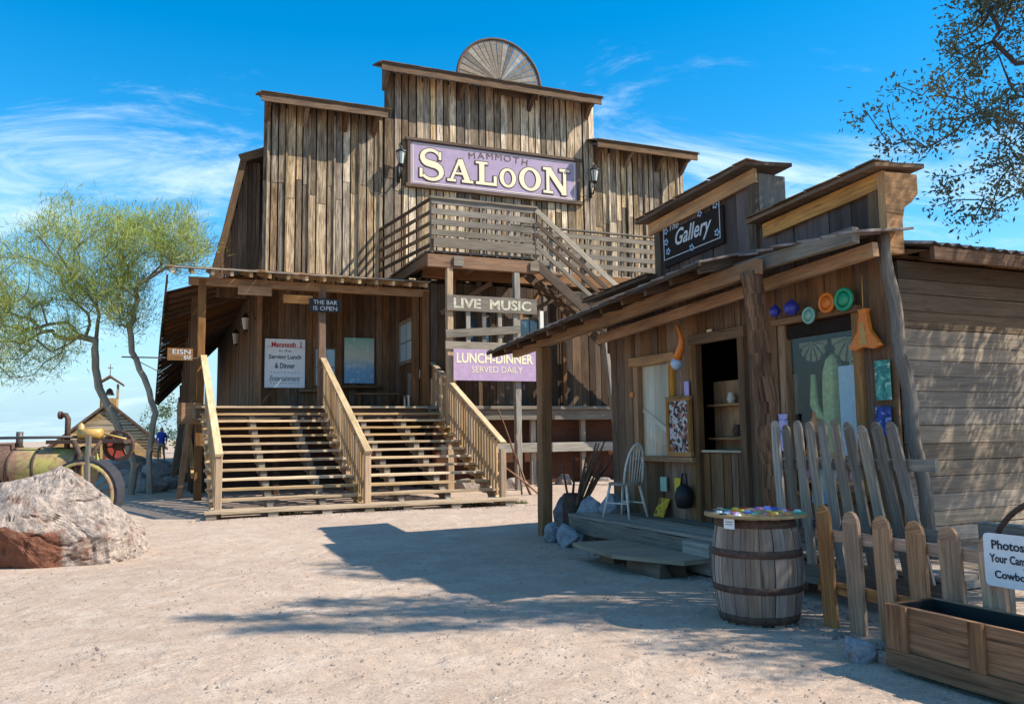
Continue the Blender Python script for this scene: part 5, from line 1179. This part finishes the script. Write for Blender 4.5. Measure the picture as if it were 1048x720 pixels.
def palo():
    t = thing(W, (-10.7, 24, .1), 'palo_verde_tree', 'feathery yellow green desert tree with two bare trunks behind the traction engine', 'tree')
    mb = MB(); tips = []; dirs = []
    sets = [([(-10.95, 24, .0), (-10.85, 24, .9), (-11.3, 24, 2.0), (-11.85, 24, 2.9), (-12.1, 24, 3.7), (-12.15, 24.1, 4.5)], [(-12.6, 24.2, 7.0, 1.7, 1.7, 1.6), (-14.2, 24, 6.3, 2.0, 1.8, 1.5), (-15.3, 24, 5.0, 1.7, 1.6, 1.4), (-13.9, 24, 4.2, 1.5, 1.4, .8), (-12.9, 23.6, 7.7, .9, .9, .9), (-12.6, 24, 5.3, 1.1, 1.2, .8), (-13.3, 24, 4.6, 1.2, 1.2, .8)], 260),
            ([(-10.45, 24.1, .0), (-10.5, 24.1, 1.2), (-10.35, 24.1, 2.4), (-10.7, 24.1, 3.4), (-11.1, 24.1, 4.2), (-11.2, 24.1, 4.9)], [(-10.9, 24.2, 7.2, 1.3, 1.4, 1.3), (-9.9, 24.3, 7.2, 1.1, 1.0, .8), (-10.1, 24.3, 7.8, .8, .8, .7), (-11.7, 24.3, 5.9, 1.1, 1.2, .9), (-10.6, 24.2, 5.2, 1.1, 1.1, .7), (-9.3, 24.2, 5.6, .9, 1.0, .9)], 235)]
    for path, bl, n in sets:
        pth = []
        for i in range(len(path)-1):
            for k in range(3): pth.append(np.array(path[i])*(1-k/3)+np.array(path[i+1])*k/3+rng.normal(0, .025, 3)*(i > 0))
        pth.append(np.array(path[-1])); A, par, rad, tp = grow(None, [q for q in blob_targets(bl, n) if not (q[0] > -10.85 and q[2] < 6.7)], .35, .05, .0125, 2.15, pth, .25); tree_mesh(mb, A, par, rad)
        kk = [i for i in range(len(pth), len(A)) if rad[i] < .035 and not (A[i][0] > -10.75 and A[i][2] < 6.6)]
        for i in kk: tips.append(A[i]); d = A[i]-A[par[i]]; d = d/max(1e-6, np.linalg.norm(d)); dirs.append(d*.6+np.array([0, 0, .45]))
    mb.build('trunk', M['barkgreen'], t); leaves('crown', tips, dirs, 95, .28, .0085, .2, M['paloleaf'], t, .15, .6)
palo()
def mesq():
    t = thing(W, (8.7, 7.2, 0), 'mesquite_tree', 'dark mesquite tree reaching over the gallery roof from the right edge', 'tree')
    path = [(8.7, 7.2, -.1), (8.6, 7.3, 1.2), (8.3, 7.4, 2.4), (8.1, 7.5, 3.4), (7.9, 7.6, 4.4)]; pth = []
    for i in range(len(path)-1):
        for k in range(3): pth.append(np.array(path[i])*(1-k/3)+np.array(path[i+1])*k/3)
    pth.append(np.array(path[-1]))
    bl = [(6.2, 9.4, 6.1, 1.15, 1.0, 1.25), (6.9, 9.3, 7.4, 1.6, 1.3, 1.2), (4.95, 9.4, 5.25, .85, .8, .42), (5.5, 9.4, 4.35, .55, .7, .45), (6.6, 9.3, 4.7, 1.0, 1.0, .6), (5.9, 9.3, 7.0, .7, .8, .8), (7.6, 7.2, 6.8, 1.6, 1.4, 1.0),
          (6.0, 6.9, 6.2, 1.4, .35, .3), (7.4, 6.5, 6.6, 1.4, .4, .5), (4.9, 7.3, 6.4, .8, .22, .2), (5.7, 6.1, 7.0, 1.3, .2, .25), (4.7, 6.6, 6.9, .9, .18, .2), (7.3, 8.0, 3.8, 1.1, .8, .8), (8.6, 7.4, 5.0, 1.2, .8, .8), (7.6, 5.6, 5.2, 1.3, 1.0, .7), (8.2, 4.7, 4.6, 1.2, .9, .6), (8.8, 6.0, 6.0, 1.2, 1.0, .7), (6.7, 6.7, 5.2, 1.0, .7, .45), (6.4, 6.0, 4.9, .7, .6, .4), (8.4, 5.2, 5.4, 1.2, .8, .8)]
    tg = blob_targets(bl, 1450)+blob_targets([bl[7], bl[9], bl[10], bl[11]], 260)+blob_targets([(7.3, 8.0, 3.8, 1.1, .8, .8), (6.9, 8.3, 4.6, .9, .6, .5)], 130)
    A, par, rad, tp = grow(None, tg, .22, .03, .0065, 2.25, pth, .22); mb = MB(); tree_mesh(mb, A, par, rad); mb.build('trunk', M['bark'], t)
    kk = [i for i in range(len(pth), len(A)) if rad[i] < .02]; tips = [A[i] for i in kk]; dirs = []
    for i in kk: d = A[i]-A[par[i]]; dirs.append(d/max(1e-6, np.linalg.norm(d)))
    leaves('crown', tips, dirs, 40, .075, .0145, .085, M['meskleaf'], t, -.1, .35)
mesq()
def shrub(x, y, r_, h, label, seed):
    z = gh(x, y); t = thing(W, (x, y, z), 'desert_shrub', label, 'shrub'); pth = [np.array([x, y, z-.05+.1*k]) for k in range(4)]
    A, par, rad, tp = grow(None, blob_targets([(x, y, z+h*.55, r_, r_, h*.45)], 70), .25, .05, .008, 2.2, pth, .2); mb = MB(); tree_mesh(mb, A, par, rad); mb.build('stem', M['bark'], t)
    kk = [i for i in range(4, len(A))]; leaves('foliage', [A[i] for i in kk], [(A[i]-A[par[i]])*3 for i in kk], 14, .22, .05, .16, M['shrub'], t, .0, .4)
shrub(-27.5, 68, 3.2, 5.0, 'green bush far behind beside the saloon side porch', 1)
for i, (x, y) in enumerate(((3.5, .25), (5.8, .3), (1.6, .35), (6.75, .3))):
    def tuft(px_, py_, i):
        p = S.w((px_, py_, 0)); vs = []; fs = []
        for k in range(160):
            a = random.random()*6.28; q = random.random()**.5*.22; bx, by = p.x+q*math.cos(a)*1.6, p.y+q*math.sin(a)*.5; h = random.uniform(.05, .14); w = .006; dx = random.uniform(-.05, .05); j = len(vs)
            vs += [(bx-w, by, 0), (bx+w, by, 0), (bx+dx, by+random.uniform(-.03, .03), h)]; fs.append((j, j+1, j+2))
        mb = MB(); mb.raw(vs, fs); solo(mb, W, (p.x, p.y, 0), 'weed_tuft', M['shrub'], ['green weed tuft under the middle of the bottom step', 'green weed tuft under the right flight of the bottom step', 'green weed tuft under the left flight of the bottom step', 'green weed tuft right of the bottom step'][i], 'weed', 'weed tufts along the bottom step')
    tuft(x, y, i)

# ------------------------------------------------------------------ traction engine
def engine():
    t = thing(W, (-8.4, 15.2, 0), 'traction_engine', 'rusty yellow green steam traction engine parked behind the boulder', 'steam engine')
    mb = MB(); mb.lathe((-9.1, 15.3, 1.12), [(.001, -.3), (.36, -.3), (.37, .0), (.37, 1.35), (.36, 1.36), (.001, 1.36)], 28, axis='X'); mb.build('boiler', M['boiler'], t)
    for x in (-9.05, -8.6, -7.85): mb = MB(); mb.lathe((x, 15.3, 1.12), [(.372, -.03), (.385, -.02), (.385, .02), (.372, .03)], 28, axis='X'); mb.build('boiler_band', M['iron'], t)
    mb = MB(); mb.lathe((-9.7, 15.3, 1.15), [(.001, -.3), (.42, -.3), (.43, 0), (.43, .6), (.001, .6)], 24, axis='X'); mb.build('smokebox', M['iron'], t)
    mb = MB(); mb.tube([(-9.4, 15.1, 1.67), (-7.9, 15.1, 1.67)], .025, 8); mb.tube([(-9.05, 15.3, 1.45), (-9.05, 15.3, 1.78)], .06, 8); mb.build('steering_rod', M['rope'], t)
    mb = MB(); mb.tube([(-8.12, 15.2, 1.4), (-8.12, 15.2, 2.0), (-8.16, 15.2, 2.07), (-8.24, 15.2, 2.07)], .05, 10); mb.lathe((-8.26, 15.2, 2.07), [(.001, -.03), (.075, -.02), (.075, .02), (.001, .03)], 10, axis='X'); mb.build('whistle_pipe', M['iron'], t)
    mb = MB(); mb.box(-8.4, -7.0, 15.0, 15.5, 1.55, 1.62, axis=0); mb.tube([(-7.9, 15.0, 1.6), (-7.75, 14.95, 1.35), (-7.8, 14.95, 1.0)], .05, 8); mb.tube([(-7.4, 15.0, 1.6), (-7.55, 14.95, 1.35), (-7.58, 14.95, 1.0)], .035, 8); mb.build('engine_frame', M['iron'], t)
    mb = MB(); mb.lathe((-7.65, 15.1, 1.72), [(.001, -.2), (.09, -.2), (.1, .2), (.001, .2)], 12, axis='X'); mb.lathe((-7.85, 15.15, 1.75), [(.001, .18), (.05, .14), (.07, .0), (.06, -.14)], 10); mb.tube([(-7.4, 15.1, 1.72), (-7.0, 15.1, 1.62)], .02, 6); mb.build('cylinder', M['brass'], t)
    def wheel(name, c, r, ns, wd, tilt, rm, sm):
        mb = MB(); mb.lathe(c, [(r-.05, -wd/2), (r, -wd/2), (r, wd/2), (r-.05, wd/2), (r-.05, -wd/2)], 36, axis='Y', smooth=False); w_ = mb.build(name, rm, t)
        mb = MB(); mb.lathe(c, [(.001, -wd/2-.03), (.09, -wd/2-.03), (.09, wd/2+.03), (.001, wd/2+.03)], 14, axis='Y'); mb.build('hub', M['iron'], w_)
        for k in range(ns):
            a = 2*math.pi*k/ns+.1; mb = MB(); mb.tube([(c[0]+.08*math.cos(a), c[1]+(.05 if k % 2 else -.05), c[2]+.08*math.sin(a)), (c[0]+(r-.04)*math.cos(a), c[1], c[2]+(r-.04)*math.sin(a))], .016, 6); mb.build('spoke', sm, w_)
    wheel('rear_wheel', (-7.6, 14.85, .64), .64, 14, .22, 0, M['wheeliron'], M['grey']); wheel('rear_wheel', (-8.0, 15.8, .64), .64, 14, .22, 0, M['wheeliron'], M['grey'])
    mb = MB(); mb.lathe((-7.6, 14.72, .64), [(.54, -.02), (.59, -.02), (.59, .01), (.54, .01), (.54, -.02)], 36, axis='Y'); mb.build('green_rim', M['boiler'], t)
    wheel('front_wheel', (-9.7, 14.9, .45), .45, 10, .15, 0, M['iron'], M['iron']); wheel('flywheel', (-7.25, 15.35, 1.5), .28, 6, .08, 0, M['iron'], M['iron'])
engine()
mb = MB(); mb.box(-7.2, -7.13, 14.05, 14.12, 0, 1.68); mb.box(-7.28, -7.05, 14.06, 14.1, 1.3, 1.35); solo(mb, W, (-7.17, 14.08, 0), 'wooden_stake', M['grey'], 'thin wooden stake standing in front of the engine wheel', 'stake')

# ------------------------------------------------------------------ church
def church():
    b = .45; CF = Frame(-24.3, 50, R(24)); cx, y0 = 0., 0.; t = thing(CF, (cx, y0, b), 'church', 'small tan wooden chapel with a steep gable and open belfry far off', 'church')
    hw = 3.0; ze, zr = 1.2, 3.75
    mb = MB(); z = b
    while z < 3.7:
        w = hw if z < ze else hw*(zr-z)/(zr-ze); mb.box(cx-w, cx+w, y0-.03, y0+.05, z, z+.17, axis=0); z += .18
    mb.box(cx-hw, cx-hw+.1, y0+.05, y0+9, b, ze+.3, axis=1); mb.box(cx+hw-.1, cx+hw, y0+.05, y0+9, b, ze+.3, axis=1); mb.build('wall', M['shingle'], t)
    mb = MB()
    for s_ in (-1, 1): mb.prism([(cx, y0-.35, zr+.22), (cx+s_*(hw+.35), y0-.35, ze-.08), (cx+s_*(hw+.35), y0-.35, ze-.24), (cx, y0-.35, zr+.04)], (0, 9.6, 0))
    rf = mb.build('roof', M['shinroof'], t)
    mb = MB(); mb.box(cx-.5, cx+.5, y0+.3, y0+1.3, 3.2, 4.15, axis=2); mb.build('belfry_base', M['shingle'], rf)
    mb = MB()
    for sx_ in (-1, 1):
        for yy in (y0+.35, y0+1.2): mb.box(cx+sx_*.45-.06, cx+sx_*.45+.06, yy-.05, yy+.05, 4.15, 5.0)
    mb.build('belfry_post', M['shingle'], rf)
    mb = MB()
    for s_ in (-1, 1): mb.prism([(cx, y0+.15, 5.55), (cx+s_*.8, y0+.15, 4.98), (cx+s_*.8, y0+.15, 4.9), (cx, y0+.15, 5.42)], (0, 1.3, 0))
    mb.tube([(cx, y0+.7, 5.5), (cx, y0+.7, 6.25)], .025, 6); mb.box(cx-.15, cx+.15, y0+.68, y0+.72, 5.98, 6.03); mb.build('belfry_roof', M['shinroof'], rf)
    mb = MB(); mb.lathe((cx, y0+.75, 4.35), [(.28, 0), (.22, .12), (.16, .32), (.05, .42), (.001, .43)], 14); mb.build('bell', M['iron'], rf)
    mb = MB(); mb.box(cx-.15+.1, cx+.95, y0-.9, y0-.85, b, 1.75, axis=2); dr_ = mb.build('door', M['reddoor'], t)
    mb = MB(); mb.prism([(cx+.42, y0-1.1, 2.25), (cx-.4, y0-1.1, 1.6), (cx-.4, y0-1.1, 1.5), (cx+.42, y0-1.1, 2.1), (cx+1.24, y0-1.1, 1.5), (cx+1.24, y0-1.1, 1.6)], (0, 1.1, 0)); mb.build('door_porch', M['shinroof'], t)
    mb = MB(); mb.prism([(cx-.35, y0-.8, b), (cx+1.2, y0-.8, b), (cx+1.2, y0-.8, 1.55), (cx+.42, y0-.8, 2.15), (cx-.35, y0-.8, 1.55)], (0, .75, 0)); mb.build('porch_wall', M['shingle'], t)
church()

# ------------------------------------------------------------------ person
def person():
    import bmesh
    x, y = -16.85, 40.; z = gh(x, y)-.02; t = thing(W, (x, y, z), 'person', 'person in a blue shirt and khaki trousers walking beside the tree trunks', 'person')
    J = {'pel': (0, 0, .95), 'spi': (0, .01, 1.15), 'che': (0, 0, 1.36), 'nec': (0, 0, 1.5), 'hed': (0, -.01, 1.6), 'top': (0, 0, 1.72),
         'shl': (-.18, 0, 1.42), 'ell': (-.24, .03, 1.14), 'hal': (-.22, -.08, .9), 'shr': (.18, 0, 1.42), 'elr': (.24, .05, 1.14), 'har': (.22, -.02, .9),
         'hil': (-.1, 0, .9), 'knl': (-.11, -.12, .5), 'anl': (-.1, -.05, .08), 'tol': (-.11, -.2, .04), 'hir': (.1, 0, .9), 'knr': (.11, .02, .5), 'anr': (.1, .2, .1), 'tor': (.11, .08, .04)}
    Rr = {'pel': .15, 'spi': .14, 'che': .16, 'nec': .055, 'hed': .095, 'top': .08, 'shl': .07, 'ell': .045, 'hal': .035, 'shr': .07, 'elr': .045, 'har': .035, 'hil': .1, 'knl': .065, 'anl': .045, 'tol': .035, 'hir': .1, 'knr': .065, 'anr': .045, 'tor': .035}
    E_ = [('pel', 'spi'), ('spi', 'che'), ('che', 'nec'), ('nec', 'hed'), ('hed', 'top'), ('che', 'shl'), ('shl', 'ell'), ('ell', 'hal'), ('che', 'shr'), ('shr', 'elr'), ('elr', 'har'), ('pel', 'hil'), ('hil', 'knl'), ('knl', 'anl'), ('anl', 'tol'), ('pel', 'hir'), ('hir', 'knr'), ('knr', 'anr'), ('anr', 'tor')]
    ks = list(J); me = bpy.data.meshes.new('sk'); me.from_pydata([J[k] for k in ks], [(ks.index(a), ks.index(b)) for a, b in E_], [])
    o = bpy.data.objects.new('sk', me); COL.objects.link(o); sk = o.modifiers.new('s', 'SKIN')
    for i, k in enumerate(ks): me.skin_vertices[0].data[i].radius = (Rr[k], Rr[k]*.8)
    me.skin_vertices[0].data[0].use_root = True; sd = o.modifiers.new('d', 'SUBSURF'); sd.levels = 2; sd.render_levels = 2
    dg = bpy.context.evaluated_depsgraph_get(); dg.update(); m2 = bpy.data.meshes.new_from_object(o.evaluated_get(dg)); bpy.data.objects.remove(o)
    m2.materials.clear()
    for m_ in (M['blueshirt'], M['khaki'], M['skin'], M['hair']): m2.materials.append(m_)
    for p in m2.polygons:
        c = p.center; p.material_index = 3 if (c.z > 1.66 or (c.z > 1.56 and c.y > .02)) else 2 if (c.z > 1.49 or (abs(c.x) > .17 and c.z < 1.1)) else 0 if c.z > .95 else 1; p.use_smooth = True
    b = bpy.data.objects.new('body', m2); COL.objects.link(b); b.parent = t
person()
